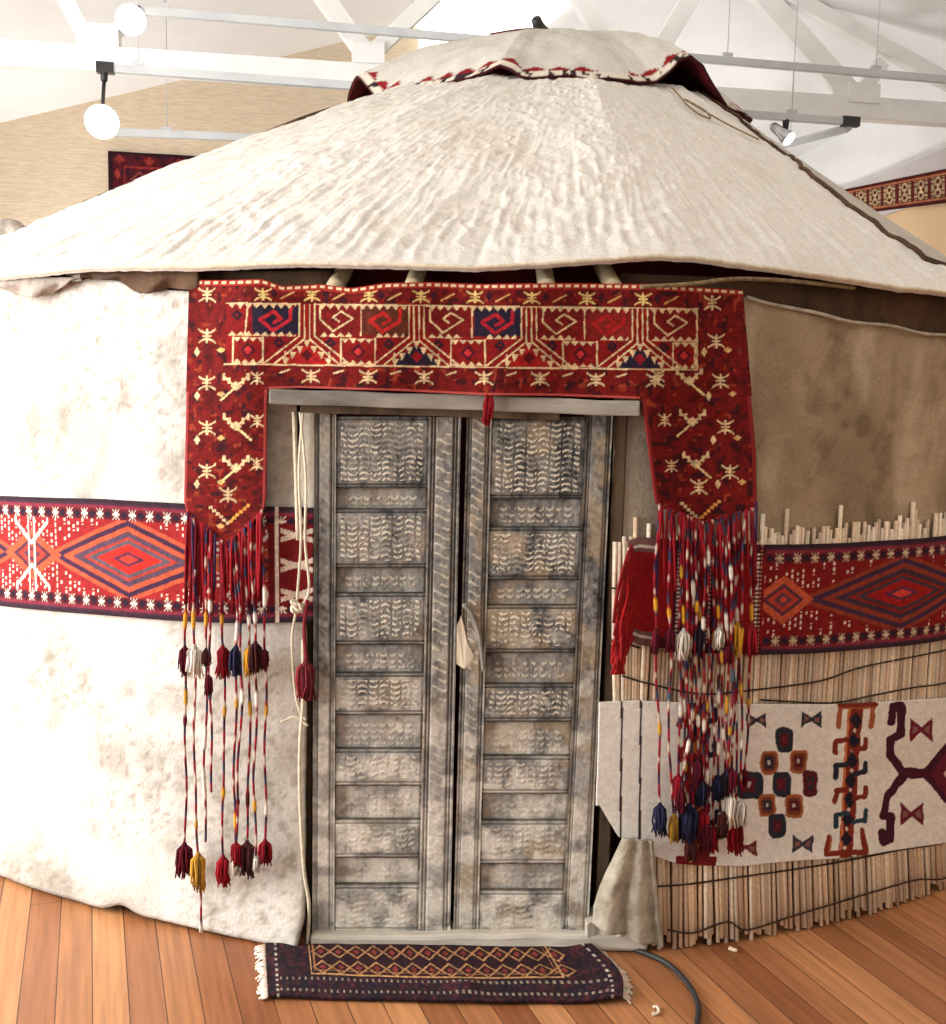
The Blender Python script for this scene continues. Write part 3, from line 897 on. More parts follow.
# splintered scar on the right leaf's inner stile
def chip(name, pts, y, t, mat, parent):
    q = on_y(np.array([p[0] for p in pts], float), np.array([p[1] for p in pts], float), y); n = len(pts)
    q[:, 1] += np.array([.003 * ((k * 7) % 3) for k in range(n)]); B_ = q + np.array([0, t, 0])
    return MB().add(list(q) + list(B_), [tuple(range(n))[::-1], tuple(range(n, 2 * n))] + [(k, (k + 1) % n, n + (k + 1) % n, n + k) for k in range(n)]).obj(name, mat, parent, False)


chip('splinter', [(457, 626), (461, 616), (465, 628), (467, 642), (474, 656), (472, 666), (464, 669), (456, 664)], YD - .0125, .014, M['pale_jamb'], rl)
MB().tube(spline(list(on_y(np.array([463.0, 470, 477, 481, 483]), np.array([604.0, 612, 630, 652, 672]), YD - .016)), 5), [.004] + [.008] * 12 + [.006] * 7 + [.002], n=5).obj('splinter', M['grey_wood'], rl, False)


def bar(name, pts_px, y, h_px, depth, mat, parent, bev=.006, wob=.004, seed=0):
    """roughly hewn horizontal beam along a pixel line at plane y"""
    (x0, y0_), (x1, y1_) = pts_px; n = 40; V = []; rng = random.Random(seed)
    for i in range(n):
        t = i / (n - 1); x = lerp(x0, x1, t); yy = lerp(y0_, y1_, t)
        w = wob * (vn(np.array(t * 9.0), np.array(0.3), seed) - .5) * 2
        a = on_y(x, yy, y); b = on_y(x, yy + h_px, y)
        for (p, dy) in ((a, 0), (b, 0), (b, depth), (a, depth)):
            V.append((p[0], p[1] + dy + (w if dy == 0 else 0), max(.001, p[2] + w * (1 if p is a else .6))))
    F = [(0, 1, 2, 3), tuple(4 * (n - 1) + k for k in (3, 2, 1, 0))]
    for i in range(n - 1):
        for k in range(4):
            k2 = (k + 1) % 4; F.append((4 * i + k, 4 * (i + 1) + k, 4 * (i + 1) + k2, 4 * i + k2))
    o = build(name, V, F, mat, parent, None, False)
    b = o.modifiers.new('bevel', 'BEVEL'); b.width = bev; b.segments = 2; b.limit_method = 'ANGLE'
    return o


bar('lintel', [(269, 388), (640, 401)], -2.80, 15.5, .10, M['grey_wood'], door, .004, .003, 3)
bar('lintel', [(300, 405), (560, 412)], -2.772, 8, .05, M['jamb'], door, .003, .003, 9)
bar('threshold', [(310, 934), (648, 936)], -2.772, 17, .09, M['threshold'], door, .010, .006, 5)
bar('threshold', [(586, 921), (647, 920)], -2.768, 16, .09, M['threshold'], door, .012, .006, 6)
for (xt, xb, y, mat) in ((307, 306, -2.675, M['jamb']), (621, 600, -2.715, M['jamb'])):
    a = on_y(np.array([xt, xb]), np.array([405, 935]), y)
    MB().beam(a[0], a[1], .035, .035, (0, 1, 0)).obj('jamb', mat, door, False, bevel=.005)
a = on_y(np.array([633, 628, 617]), np.array([405, 500, 560]), -2.70)
o = MB().tube(spline(list(a), 6), .013, n=8).obj('lattice_pole', M['jamb']); tag(o, 'thin dark wooden pole standing just right of the right door leaf', 'pole')

# ================================================================== REED SCREEN
reed = thing('reed_screen', 'upright tan reed screen around the lower wall right of the door', 'reed screen', (1.4, -2.3, 0))
tx0 = float(theta_z(613, 620, R + .02)[0]); pitch = .0118 / (R + .02)
NREED = 100; rest = MB(); tb_px = [(600, 530), (650, 536), (700, 530), (760, 527), (850, 522), (946, 512), (1010, 505)]
tbt = np.array([float(theta_z(x, y, R + .02)[0]) for x, y in tb_px]); tbz = np.array([float(theta_z(x, y, R + .02)[1]) for x, y in tb_px])
rng = random.Random(4)
for i in range(330):
    t = tx0 + i * pitch + rng.uniform(-.0006, .0006)
    zt = float(np.interp(t, tbt, tbz)) - abs(rng.gauss(0, .035)) + (.05 if rng.random() < .12 else 0.0)
    zb = abs(rng.gauss(.008, .018)) + (.36 if t < float(theta_z(649, 900, R + .02)[0]) else 0); lean = rng.uniform(-.5, .5) * pitch * .8 + (.012 if i < 8 else 0) * (1 - i / 8)
    ro = .008 + rng.uniform(0, .0045)
    c = np.array([[238, 216, 186], [224, 198, 168], [242, 224, 196], [212, 184, 156], [230, 200, 162]][rng.randrange(5)]) * rng.uniform(.88, 1.06)
    pts = []; cols = []
    for k in range(7):
        f = k / 6; z_ = zb + (zt - zb) * f; tt_ = t + lean * (1 - f) + .0008 * math.sin(f * 7 + i)
        pts.append(wallP(np.array(tt_), np.array(z_), ro)); cols.append(c * (1 if k not in (2, 4) else .94))
    mb = MB() if i < NREED else rest
    mb.tube(pts, rng.uniform(.0058, .0070), n=6, cols=cols)
    if i < NREED: mb.obj('reed', M['reed'], reed, col=True)
ro_ = rest.obj('reeds', M['reed'], reed, col=True); ro_['kind'] = 'stuff'


def cord_line(name, pxs, off, r, mat, parent, extra=None):
    pts = [on_cyl(x, y, R + off + float(RB(max(0.0, float(on_cyl(x, y, R + .03)[2]))))) for x, y in pxs]
    if extra is not None:
        a, b = pts[-2], pts[-1]; t1 = math.atan2(b[0], -b[1]); z1 = b[2]
        pts += [wallP(np.array(t1 + k * .08), np.array(z1 + .012 * math.sin(k)), off) for k in range(1, 14)]
    return MB().tube(spline(pts, 6), r, n=5).obj(name, mat, parent)


for pxs in ([(650, 887), (690, 884), (740, 877), (790, 870), (840, 862), (900, 850), (946, 842)],
            [(668, 930), (693, 933), (727, 922), (747, 930), (790, 917), (830, 905), (870, 893), (917, 880), (946, 878)],
            [(622, 676), (650, 684), (700, 694), (754, 690), (820, 681), (863, 667), (946, 650)],
            [(760, 700), (830, 703), (870, 696), (911, 688), (946, 683)],
            [(612, 588), (640, 592)], [(612, 640), (640, 648)]):
    cord_line('binding_cord', pxs, .020, .0027, M['dark_cord'], reed, True if pxs[-1][0] == 946 else None)

# ================================================================== WOVEN BANDS
S_PX = lambda x, y=560: float(theta_z(x, y, R + .02)[0]) * R


def band_paint(s, v, cs, period, hw, right=False):
    """s along the band in metres, v 0 top .. 1 bottom. Concentric lozenges on a dotted red ground between star borders"""
    p = Paint(s, v, (122, 24, 24) if right else (150, 38, 38))  # right palette painted darker for the shade on that side
    f = (s - cs + period / 2) % period - period / 2
    cell = np.floor((s - cs + period / 2) / period)
    av = np.abs(v - .5)
    fld = av < .33
    # rows of pale dots following the lozenge
    q = np.abs(f) / hw + av / .33
    gs_ = np.abs(f)
    dots = fld & (q > 1.2) & (((gs_ / .018) % 1) < .42) & ((((av + .5 * (np.floor(gs_ / .018) % 2) * .05) / .055) % 1) < .55) & (vn(np.floor(gs_ / .018) * 1.7, np.floor(av / .055) * 2.3 + cell, 3) > (.55 if right else .42))
    p.put(dots, (222, 200, 182))
    OG = (136, 54, 36) if right else (188, 84, 56)
    for lim, c in ((1.12, OG), (1.0, (64, 40, 62)), (.86, OG), (.72, (64, 44, 58) if right else (84, 64, 80)), (.58, (128, 32, 28) if right else (166, 60, 50)), (.5, (70, 50, 60) if right else (90, 80, 88)), (.40, (150, 26, 24) if right else (200, 44, 36)), (.2, (88, 44, 66)), (.12, (200, 60, 48))):
        p.put(fld & (q < lim), c)
    # small lozenge with a pale upright between the big ones
    g = np.abs(np.abs(f) - period / 2)
    hs = period / 2 - hw * 1.02
    q2 = g / hs + av / .15
    for lim, c in ((1.5, (188, 84, 56)), (1.0, (86, 46, 58)), (.75, (176, 60, 48)), (.45, (96, 60, 70)), (.2, (196, 70, 54))):
        p.put(fld & (q2 < lim), c)
    if not right:
        p.put(fld & (np.abs(g - hs * .15) < .0035), (226, 208, 190))
        p.put(fld & (np.abs(av - .10 - g / hs * .22) < .022) & (g < hs * .9), (226, 208, 190))
    # star borders
    bd = (av >= .33) & (av < .42)
    p.put(bd, (96, 26, 34))
    k = (s / .058) % 1 - .5; w = (av - .375) / .045
    p.put(bd & (np.abs(k) + np.abs(w) * .32 < .26), (44, 28, 42))
    star = bd & ((np.abs(np.abs(k) - .5) < .03) | (np.abs(w) < .16) & (np.abs(k) > .27) | (np.abs(np.abs(np.abs(k) - .5) - np.abs(w) * .2) < .033))
    p.put(star, (196, 176, 146) if right else (226, 214, 194))
    p.put((av >= .42), (70, 40, 54)); p.put((av >= .42) & (av < .445), (128, 44, 58))
    p.put(av >= .47, (52, 36, 44))
    return p


def mottled(C, X, Y, sc, amt, seed):
    n = (1 + amt * (vn(X * sc, Y * sc, seed) - .5) * 2 + amt * .7 * (vn(X * sc * .25, Y * sc * .25, seed + 1) - .5) * 2)
    return np.clip(C * n[..., None], 0, 255)


# left band
bt = [(-60, 495), (0, 496), (100, 499), (185, 504), (250, 506), (313, 508)]
bb = [(-60, 596), (0, 606), (100, 615), (190, 622), (250, 624), (313, 622)]
a_t = np.array([float(theta_z(x, y, R + .02)[0]) for x, y in bt]); a_z = np.array([float(theta_z(x, y, R + .02)[1]) for x, y in bt])
b_t = np.array([float(theta_z(x, y, R + .02)[0]) for x, y in bb]); b_z = np.array([float(theta_z(x, y, R + .02)[1]) for x, y in bb])
TH, VV = np.meshgrid(np.linspace(RAD(-75), a_t[-1], 1150), np.linspace(0, 1, 110))
Z = np.interp(TH, a_t, a_z) * (1 - VV) + np.interp(TH, b_t, b_z) * VV
s = TH * R
c_l = S_PX(128); j1, j2 = S_PX(48), S_PX(210); hw = (j2 - j1) / 2; per = hw * 2 + (S_PX(48) - S_PX(8)) * 1.0
p = band_paint(s, VV, c_l, per, hw)
# end piece near the door: pale ladder on dark ground
e = S_PX(268)
ez_ = (s > e)
p.put(ez_ & (np.abs(VV - .5) < .36), (116, 26, 28))
p.put(ez_ & (np.abs((s - e - .025)) < .006), (226, 206, 186))
for cv_ in (.24, .5, .76):
    p.put((s > e + .035) & (np.abs(VV - cv_ - (s - e - .08) * .9) < .022), (226, 206, 186))
    p.put((s > e + .035) & (np.abs(VV - cv_ + (s - e - .08) * .9) < .022), (226, 206, 186))
offb = .02 + .008 * (fbm(TH * 9, Z * 2.2, 3, 2) - .5) * 2
o = sheet('woven_band', wallP(TH, Z, offb), M['carpet'], cols=lin(mottled(p.C, s, Z, 300, .10, 5)), thick=.006)
tag(o, 'red woven lozenge band strapped over cream felt left of the door', 'woven band')

# right band
bt = [(628, 541), (640, 537), (700, 542), (760, 545), (850, 543), (946, 536), (1010, 530)]
bb = [(628, 640), (640, 645), (700, 653), (760, 655), (850, 651), (946, 640), (1010, 628)]
a_t = np.array([float(theta_z(x, y, R + .03)[0]) for x, y in bt]); a_z = np.array([float(theta_z(x, y, R + .03)[1]) for x, y in bt])
b_t = np.array([float(theta_z(x, y, R + .03)[0]) for x, y in bb]); b_z = np.array([float(theta_z(x, y, R + .03)[1]) for x, y in bb])
TH, VV = np.meshgrid(np.linspace(a_t[0], RAD(80), 1150), np.linspace(0, 1, 110))
Z = np.interp(TH, a_t, a_z) * (1 - VV) + np.interp(TH, b_t, b_z) * VV
s = TH * R
c_r = S_PX(901); j1 = S_PX(805); hw = c_r - j1
p = band_paint(s, VV, c_r, hw * 2 + .15, hw, True)
e0, e1 = S_PX(628), S_PX(764)
ins = s < e1
p.put(ins, (140, 22, 24)); p.put(ins & (np.abs(VV - .5) > .40), (64, 22, 30))
p.put((s < S_PX(655)) & (np.abs(VV - .5) > .37), (110, 78, 72)); p.put((s < S_PX(655)) & (np.abs(np.abs(VV - .5) - .42) < .015), (200, 186, 166))
for x in (678, 709, 757):
    u = s - S_PX(x)
    p.put(ins & (np.abs(u) < .016) & (np.abs(VV - .5) < .42), (74, 18, 30))
    p.put(ins & (np.abs(u) < .005) & (((VV * 26) % 1) < .55) & (np.abs(VV - .5) < .42), (214, 198, 178))
    if x == 757: p.put(ins & (np.abs(np.abs(u) - .011) < .003) & (((VV * 26) % 1) < .5), (190, 120, 90))
offb = .030 + .004 * np.sin(TH * 40)
o = sheet('woven_band', wallP(TH, Z, offb), M['carpet'], cols=lin(mottled(p.C, s, Z, 300, .10, 15)), thick=.006)
tag(o, 'red woven lozenge band strapped over the reeds right of the door', 'woven band')
rb = o
# its red fringe end, gathered down-left
m = MB(); rng = random.Random(9)
for k in range(34):
    f = k / 33; y0 = 545 + f * 92
    pts = [on_cyl(632 + rng.uniform(-2, 2), y0, R + .035), on_cyl(628 - rng.uniform(0, 6), y0 + 14 + rng.uniform(0, 8), R + .045 + rng.uniform(0, .015)),
           on_cyl(622 + rng.uniform(-5, 7) - 5 * f, min(660, y0 + 45 + rng.uniform(-8, 14)), R + .05 + rng.uniform(0, .02)), on_cyl(620 + rng.uniform(-8, 8) - 3 * f, min(674, y0 + 74 + rng.uniform(-14, 18)), R + .045 + rng.uniform(0, .02))]
    m.tube(spline(pts, 5), .0042, (150 + rng.randrange(-20, 14), 28, 30), n=5)
fo = m.obj('fringe', M['yarn'], rb, col=True); fo['kind'] = 'stuff'; fo['label'] = 'bright red yarn fringe at the band end'

# ================================================================== WHITE APPLIQUE BAND
tp = [(600, 703), (640, 701), (700, 703), (790, 705), (860, 703), (946, 698), (1010, 692)]
bp_ = [(600, 806), (606, 816), (618, 836), (640, 850), (675, 861), (740, 864), (800, 858), (860, 852), (946, 838), (1010, 824)]
a_t = np.array([float(theta_z(x, y, R + .03)[0]) for x, y in tp]); a_z = np.array([float(theta_z(x, y, R + .03)[1]) for x, y in tp])
b_t = np.array([float(theta_z(x, y, R + .03)[0]) for x, y in bp_]); b_z = np.array([float(theta_z(x, y, R + .03)[1]) for x, y in bp_])
TH, VV = np.meshgrid(np.linspace(a_t[0], RAD(65), 1000), np.linspace(0, 1, 170))
Z = np.interp(TH, a_t, a_z) * (1 - VV) + np.interp(TH, b_t, b_z) * VV
offb = .030 + .004 * np.sin(TH * 34) + .006 * (fbm(TH * 14, Z * 12, 3, 8) - .5)
P = wallP(TH, Z, offb)
PX, PY = proj(P)
lim = TH > RAD(37.5)
sft = (TH - RAD(37.5)) * 900
PX = np.where(lim, 946 + sft, PX); PY = np.where(lim, 700 + VV * 140, PY)
zx = (PX - 730) * 4.38; zy = (PY - 680) * 4.38
zx = np.where(zx > 1160, (zx - 1160) % 1000 - 60, zx)
wv = 9 * (vn(zx * .03, zy * .03, 4) - .5); zx2 = zx + wv; zy2 = zy + 9 * (vn(zx * .03 + 9, zy * .03, 6) - .5)
p = Paint(zx2, zy2, (226, 220, 208))
NV_, MR, OR, TEAL, RBN = (44, 44, 54), (88, 28, 36), (160, 90, 52), (40, 60, 72), (124, 44, 32)
for (x, y, w, h, c, ci) in ((238, 262, 76, 108, NV_, MR), (172, 362, 76, 104, OR, NV_), (300, 358, 78, 104, OR, MR), (85, 460, 122, 124, NV_, MR), (228, 458, 80, 112, NV_, MR), (350, 455, 66, 118, MR, NV_),
                            (162, 550, 76, 104, OR, NV_), (282, 552, 80, 104, OR, MR), (208, 638, 78, 108, NV_, MR)):
    p.put((np.abs(zx2 - x) / (w / 2)) ** 4 + (np.abs(zy2 - y) / (h / 2)) ** 4 < 1, c)
    if c == OR: p.put((np.abs(zx2 - x) / (w * .37)) ** 4 + (np.abs(zy2 - y) / (h * .37)) ** 4 < 1, (112, 58, 40))
    p.rect(x - w * .23, x + w * .23, y - h * .23, y + h * .23, ci)
    p.rect(x - w * .08, x + w * .06, y - h * .1, y + h * .08, (190, 176, 170) if c == OR or w > 100 else (120, 40, 44))
for (x, y, w, h, c) in ((115, 178, 84, 70, (54, 50, 56)), (358, 172, 92, 74, (54, 52, 58)), (318, 718, 90, 78, (60, 56, 62)), (70, 735, 96, 70, (110, 40, 44)), (838, 220, 100, 104, (110, 28, 44)), (797, 588, 100, 110, (104, 30, 46))):
    p.bow(x, y, w, h, c, (130, 90, 84))
# upright hooked column
p.line([(556, 108), (540, 250), (530, 440), (516, 600), (506, 764)], 62, RBN)
p.line([(522, 112), (508, 300), (494, 560), (484, 764)], 12, (196, 112, 66))
for k in range(7): p.dia(550 - k * 7, 180 + k * 86, 26, 40, (34, 28, 40)); p.dia(546 - k * 7, 222 + k * 86, 9, 12, (214, 196, 176))
p.line([(476, 205), (482, 118), (632, 112), (616, 205)], 20, OR); p.line([(476, 112), (640, 106)], 18, RBN)
p.line([(432, 690), (424, 762), (594, 756), (578, 660)], 24, RBN); p.line([(440, 690), (436, 752)], 10, OR)
for (y, c1, c2) in ((272, RBN, RBN), (378, NV_, NV_), (486, RBN, RBN), (590, TEAL, TEAL)):
    p.line([(462, y + 48), (466, y), (510, y - 8)], 24, c1); p.line([(545, y + 32), (590, y + 26), (596, y - 16)], 22, c2)
# large antler motif
p.line([(705, 180), (716, 120), (752, 110), (748, 240), (704, 262), (702, 330), (756, 402), (860, 406), (960, 290)], 38, (66, 24, 40))
p.line([(756, 426), (690, 505), (672, 596), (706, 600), (700, 700), (672, 708), (668, 668)], 38, (66, 24, 40))
p.line([(860, 416), (960, 530)], 36, (66, 24, 40)); p.line([(756, 412), (880, 412)], 36, (70, 22, 38))
p.dia(985, 412, 105, 150, (96, 26, 42)); p.dia(985, 412, 50, 70, (200, 170, 160)); p.dia(985, 412, 38, 54, (80, 20, 36))
p.line([(1100, 180), (1110, 120), (1150, 240), (1060, 340)], 38, (66, 24, 40)); p.line([(1060, 500), (1130, 590), (1120, 700)], 38, (66, 24, 40))
# column behind the tassels
q = Paint(PX, PY, (0, 0, 0)); q.C = p.C
wob = 3 * (vn(PY * .2, PY * 0, 3) - .5)
q.X = PX + wob
q.rect(677, 716, 703, 858, (150, 60, 44), .0)
q.line([(698, 704), (697, 860)], 24, (104, 26, 28))
for k in range(9): q.dia(698, 714 + k * 17, 9, 8, (36, 30, 44) if k % 2 else (176, 92, 44))
for k in range(4):
    q.line([(680, 726 + k * 34), (682, 716 + k * 34), (690, 714 + k * 34)], 6, (130, 34, 32)); q.line([(706, 722 + k * 34), (715, 720 + k * 34), (716, 710 + k * 34)], 6, (50, 40, 60))
q.rect(675, 716, 856, 867, (112, 26, 28)); q.rect(684, 708, 846, 858, (96, 24, 26)); q.dia(690, 858, 5, 5, (196, 120, 50))
# dark stitched verticals at left end
q.X = PX
q.line([(622, 700), (620, 860)], 2.2, (58, 46, 44)); q.line([(641, 700), (639, 880)], 2.2, (58, 46, 44))
col = lin(mottled(q.C, PX, PY, 1.2, .05, 25))
ab = sheet('applique_band', P, M['cloth'], cols=col, thick=.006)
tag(ab, 'white felt band with dark applied motifs around the reeds at knee height', 'applique band')

# felt pieces at the lower right of the door
UU, VV = np.meshgrid(np.linspace(0, 1, 40), np.linspace(0, 1, 50))
xl = np.interp(VV, [0, .25, .55, .8, 1], [622, 612, 600, 593, 592]); xr = np.interp(VV, [0, .3, .7, 1], [650, 652, 656, 660])
yy = lerp(836, 922, VV) + (4 + 18 * VV * VV) * UU
P = on_cyl(xl + (xr - xl) * UU, yy, R + .05)
P[..., 1] -= .035 * np.abs(np.sin(UU * PI * 2.2)) * (.4 + VV * .6) + .012 * fbm(UU * 5, VV * 5, 3, 2)
o = sheet('felt_bundle', P, M['grey_felt'], thick=.012); tag(o, 'grey felt flap bunched on the threshold right of the door', 'felt flap')

# ================================================================== DOOR HANGING
hang = thing('door_hanging', 'red patterned carpet hanging over the door top with two tasselled side flaps', 'carpet hanging', on_cyl(465, 390, R + .06))
XL0, XR0 = 189.0, 743.0
topx = [(186, 280), (230, 280), (262, 279), (282, 286), (320, 284), (352, 288), (385, 283), (430, 282), (480, 284), (560, 283), (650, 284), (743, 290)]
botx = [(186, 392), (268, 389), (300, 388), (400, 391), (480, 395), (560, 396), (640, 399), (752, 396)]


def hang_paint(X, Y):
    p = Paint(X, Y, RED)
    n = vn(X * .11, Y * .13, 4); p.put(n > .62, DRED, .75); p.put(vn(X * .16, Y * .16, 9) > .76, (50, 18, 24), .8); p.put(vn(X * .2, Y * .2, 13) > .84, (160, 70, 40), .6)
    # long field of the lintel strip
    ylift = np.interp(X, [189, 743], [-1.5, 5.5])
    p.Y = Y - ylift
    fld = (X > 226) & (X < 698) & (p.Y > 304) & (p.Y < 366)
    p.put(fld, (120, 20, 19))
    stems = [307, 416.5, 529, 640]
    # coloured cells
    cells = [(252, 300, NAVY, (172, 36, 44)), (315, 359, RED, CREAM), (362, 409, BROWN, (170, 34, 30)), (424, 470, RED, CREAM), (474, 522, NAVY, (160, 30, 38)), (537, 583, RED, CREAM), (586, 632, (120, 30, 24), (160, 30, 28)), (648, 695, RED, CREAM)]
    for (x0, x1, bg, fg) in cells:
        p.rect(x0, x1, 306, 334, bg)
        cx, cy, w = (x0 + x1) / 2, 320, (x1 - x0)
        if fg == CREAM:
            p.line([(cx - 17, 308), (cx - 17, 319), (cx - 4, 331), (cx + 16, 318), (cx + 4, 311), (cx - 4, 317), (cx + 2, 321)], 1.7, fg)
        else:
            p.line([(cx + 15, 308), (cx + 14, 320), (cx - 3, 331), (cx - 16, 320), (cx - 2, 312), (cx + 5, 319), (cx - 2, 323)], 3.6, fg)
    for x in (361, 472, 584.5): p.line([(x, 305), (x, 335)], 1.5, CREAM)
    p.line([(248, 304), (245, 335)], 1.5, CREAM)
    for (a, b) in ((228, 296), (318, 406), (428, 518), (540, 630), (650, 697)): p.teeth(a, b, 304, 8.2, 5.2, CREAM)
    for (a, b) in ((228, 296), (320, 352), (375, 404), (428, 462), (486, 516), (540, 575), (600, 628), (652, 696)): p.teeth(a, b, 336.5, 8.2, -4.6, CREAM)
    p.line([(226, 304), (300, 304)], 1.3, CREAM); p.line([(314, 304), (698, 304)], 1.2, CREAM)
    for (x, w) in ((248, 15), (358, 17), (468, 17), (580, 17), (684, 11)):
        p.line([(x - w, 338), (x - w, 364)], 1.6, CREAM); p.line([(x + w, 338), (x + w, 364)], 1.6, CREAM)
        p.teeth(x - w, x + w, 338, 8, 4.5, CREAM); p.teeth(x - w, x + w, 364, 8, -4.5, CREAM)
        p.dia(x, 351, 8, 8, (74, 16, 26)); p.dia(x, 351, 4.2, 4.2, (180, 46, 46))
    for (x, y) in ((237, 316), (279, 343), (330, 343), (389, 343), (438, 343), (500, 343), (552, 343), (612, 343), (664, 343)): p.dia(x, y, 6, 6, (44, 20, 32)); p.dia(x, y, 2, 2, RED)
    for i, x in enumerate(stems):
        for dx in (-7.5, -2.6, 2.6, 7.5):
            sgn = -1 if dx < 0 else 1
            out = abs(dx) > 4
            p.line([(x + dx, 305), (x + dx, 336 if out else 339), (x + sgn * (44 if out else 33), 364.5)], 1.5, CREAM)
        # toothed gable under the stem
        dark = i % 2 == 1
        p.put((np.abs(X - x) < 20) & (p.Y > 344 + np.abs(X - x) * .75) & (p.Y < 364), NAVY if dark else (150, 26, 24))
        for k in range(-3, 4):
            xx = x + k * 7; yy = 341 + abs(k) * 6
            if yy < 362: p.poly([(xx - 3.4, yy - 1), (xx + 3.4, yy - 1), (xx + .4 * k, yy + 6.5)], CREAM)
        p.line([(x - 22, 352), (x - 22, 364)], 1.2, CREAM); p.line([(x + 22, 352), (x + 22, 364)], 1.2, CREAM)
        p.dia(x, 355, 6, 6, (130, 20, 26) if dark else DRED)
    p.line([(224, 365), (698, 365)], 1.6, CREAM); p.line([(697, 305), (697, 365)], 1.6, CREAM)
    # border motifs
    for x in (263, 312, 369, 421, 475, 532, 587, 643): p.claw(x, 295, 17, 13, (206, 178, 110), 2.0)
    for x in (288, 340, 395, 448, 503, 560, 615, 672): p.line([(x - 7, 299), (x + 6, 292)], 1.8, (196, 150, 92)); p.dia(x - 14, 294, 4, 5, (52, 20, 30))
    for x in (311, 368, 424, 484, 540, 596, 655): p.claw(x, 376, 18, 14, CREAM, 2.1)
    for x in (285, 339, 396, 452, 512, 568, 622): p.line([(x - 5, 373), (x + 4, 370)], 1.8, CREAM); p.dia(x + 6, 380, 3, 3, (60, 20, 26))
    p.Y = Y
    # flaps
    for side in (0, 1):
        if side == 0:
            cxa, cxb, mid = lambda y: 207.0, lambda y: 257.0, lambda y: 236.0
            ys_a = (295, 336, 383, 428, 471); ys_b = (378, 421, 464); yk = (384, 424, 466); off_y = 0; mx = 228
        else:
            cxa, cxb, mid = lambda y: 712 + (y - 300) * .105, lambda y: 658 + (y - 376) * .15, lambda y: 689 + (y - 376) * .08
            ys_a = (303, 341, 381, 427, 472); ys_b = (376, 420, 466); yk = (379, 420, 462); mx = 699
        for y in ys_a: p.claw(cxa(y), y, 17, 15, CREAM, 2.0)
        for y in ys_b: p.claw(cxb(y), y, 13, 13, CREAM, 1.8)
        for i, y in enumerate(yk):
            x = mid(y); d = 1 if (i % 2 == 0) != (side == 0) else -1
            p.line([(x - 12, y - 7), (x, y + 3), (x + 12, y - 8)], 1.9, CREAM)
            for e in (-12, -7, 7, 12): p.rect(x + e - 1.5, x + e + 1.5, y - abs(e) * .05 - 10 + (12 - abs(e)) * .8, y - 4 + (12 - abs(e)) * .8, CREAM)
            p.dia(x, y + 2, 6, 5, CREAM)
            p.line([(x, y + 3), (x + d * 15, y + 16)], 2.0, (222, 196, 140))
        p.claw(mx, 495 if side == 0 else 487, 17, 16, CREAM, 2.2)
        for k in range(5):
            y = 320 + k * 44; p.dia(cxa(y) - 10, y + 32, 3, 5, (214, 190, 140)); p.dia(cxa(y) + 14, y + 30, 4.5, 3, (200, 160, 100))
        yb = 506 if side == 0 else 502
        for k in range(6):
            p.rect(mx - 19 + k * 3.4, mx - 15.4 + k * 3.4, yb + k * 3.1, yb + 3 + k * 3.1, CREAM); p.rect(mx + 18 - k * 3.4, mx + 21.6 - k * 3.4, yb - 2 + k * 3.1, yb + 1 + k * 3.1, (214, 150, 70))
    return p


def strip_xy(UU, VV):
    X = lerp(lerp(189, 743, UU), lerp(186, 752, UU), VV)
    Yt = np.interp(X, *zip(*topx)); Yb = np.interp(X, *zip(*botx))
    return X, Yt + (Yb - Yt) * VV


def flap_xy(side, UU, VV):
    if side == 0:
        xl = np.interp(VV, [0, .9, 1], [186.5, 184, 187]); xr = np.interp(VV, [0, .1, .9, 1], [268, 267, 265.5, 264])
        top = np.interp(UU, [0, 1], [391, 386.5]); bot = np.interp(UU, [0, .08, .52, .95, 1], [513, 518, 546, 514, 508])
    else:
        xl = np.interp(VV, [0, .1, .9, 1], [640.5, 643, 655, 657]); xr = np.interp(VV, [0, .5, 1], [751, 756, 757])
        top = np.interp(UU, [0, 1], [393, 396]); bot = np.interp(UU, [0, .06, .47, .95, 1], [503, 508, 524, 510, 505])
    return xl + (xr - xl) * UU, top + (bot - top) * VV


def hang_surface(X, Y):
    return R + .045 + .010 * np.sin(X * .045 + Y * .01) + .006 * (fbm(X * .03, Y * .03, 3, 5) - .5) + np.where(np.abs(X - 454) < 190, .022, .022 * np.exp(-((np.abs(X - 454) - 190) / 40) ** 2))


def hang_piece(name, X, Y, edges):
    r_ = hang_surface(X, Y); P = on_cyl(X, Y, r_)
    p = hang_paint(X, Y)
    C = mottled(p.C, X, Y, .9, .16, 2)
    return P, C


parts = []
UU, VV = np.meshgrid(np.linspace(0, 1, 620), np.linspace(0, 1, 125))
X, Y = strip_xy(UU, VV); P, C = hang_piece('strip', X, Y, None)
dt = (Y - np.interp(X, *zip(*topx)))
C[dt < 6] = (150, 44, 34); dash = (np.abs(dt - 2.6) < 1.4) & (((X / 8.2) % 1) < .62); C[dash] = (226, 200, 160)
C[(np.interp(X, *zip(*botx)) - Y < 2.0) & (X > 268) & (X < 640)] = (176, 76, 68)
o = sheet('lintel_strip', P, M['carpet'], hang, cols=lin(C), thick=.008)
for side in (0, 1):
    UU, VV = np.meshgrid(np.linspace(0, 1, 92 if side == 0 else 122), np.linspace(0, 1, 170))
    X, Y = flap_xy(side, UU, VV); P, C = hang_piece('flap', X, Y, None)
    C[(UU < .03) | (UU > .965) | (VV > .985)] = PINK if side == 0 else (128, 38, 36)
    f = sheet('flap', P, M['carpet'], hang, cols=lin(C), thick=.008)
    f['label'] = ('left flap with pointed end', 'right flap with pointed end')[side]

# short dense fringe and long tasselled cords
rng = random.Random(21)


def vshape(side, f):
    U = np.array([[f]]); X, Y = flap_xy(side, U, np.array([[1.0]])); return float(X[0, 0]), float(Y[0, 0])


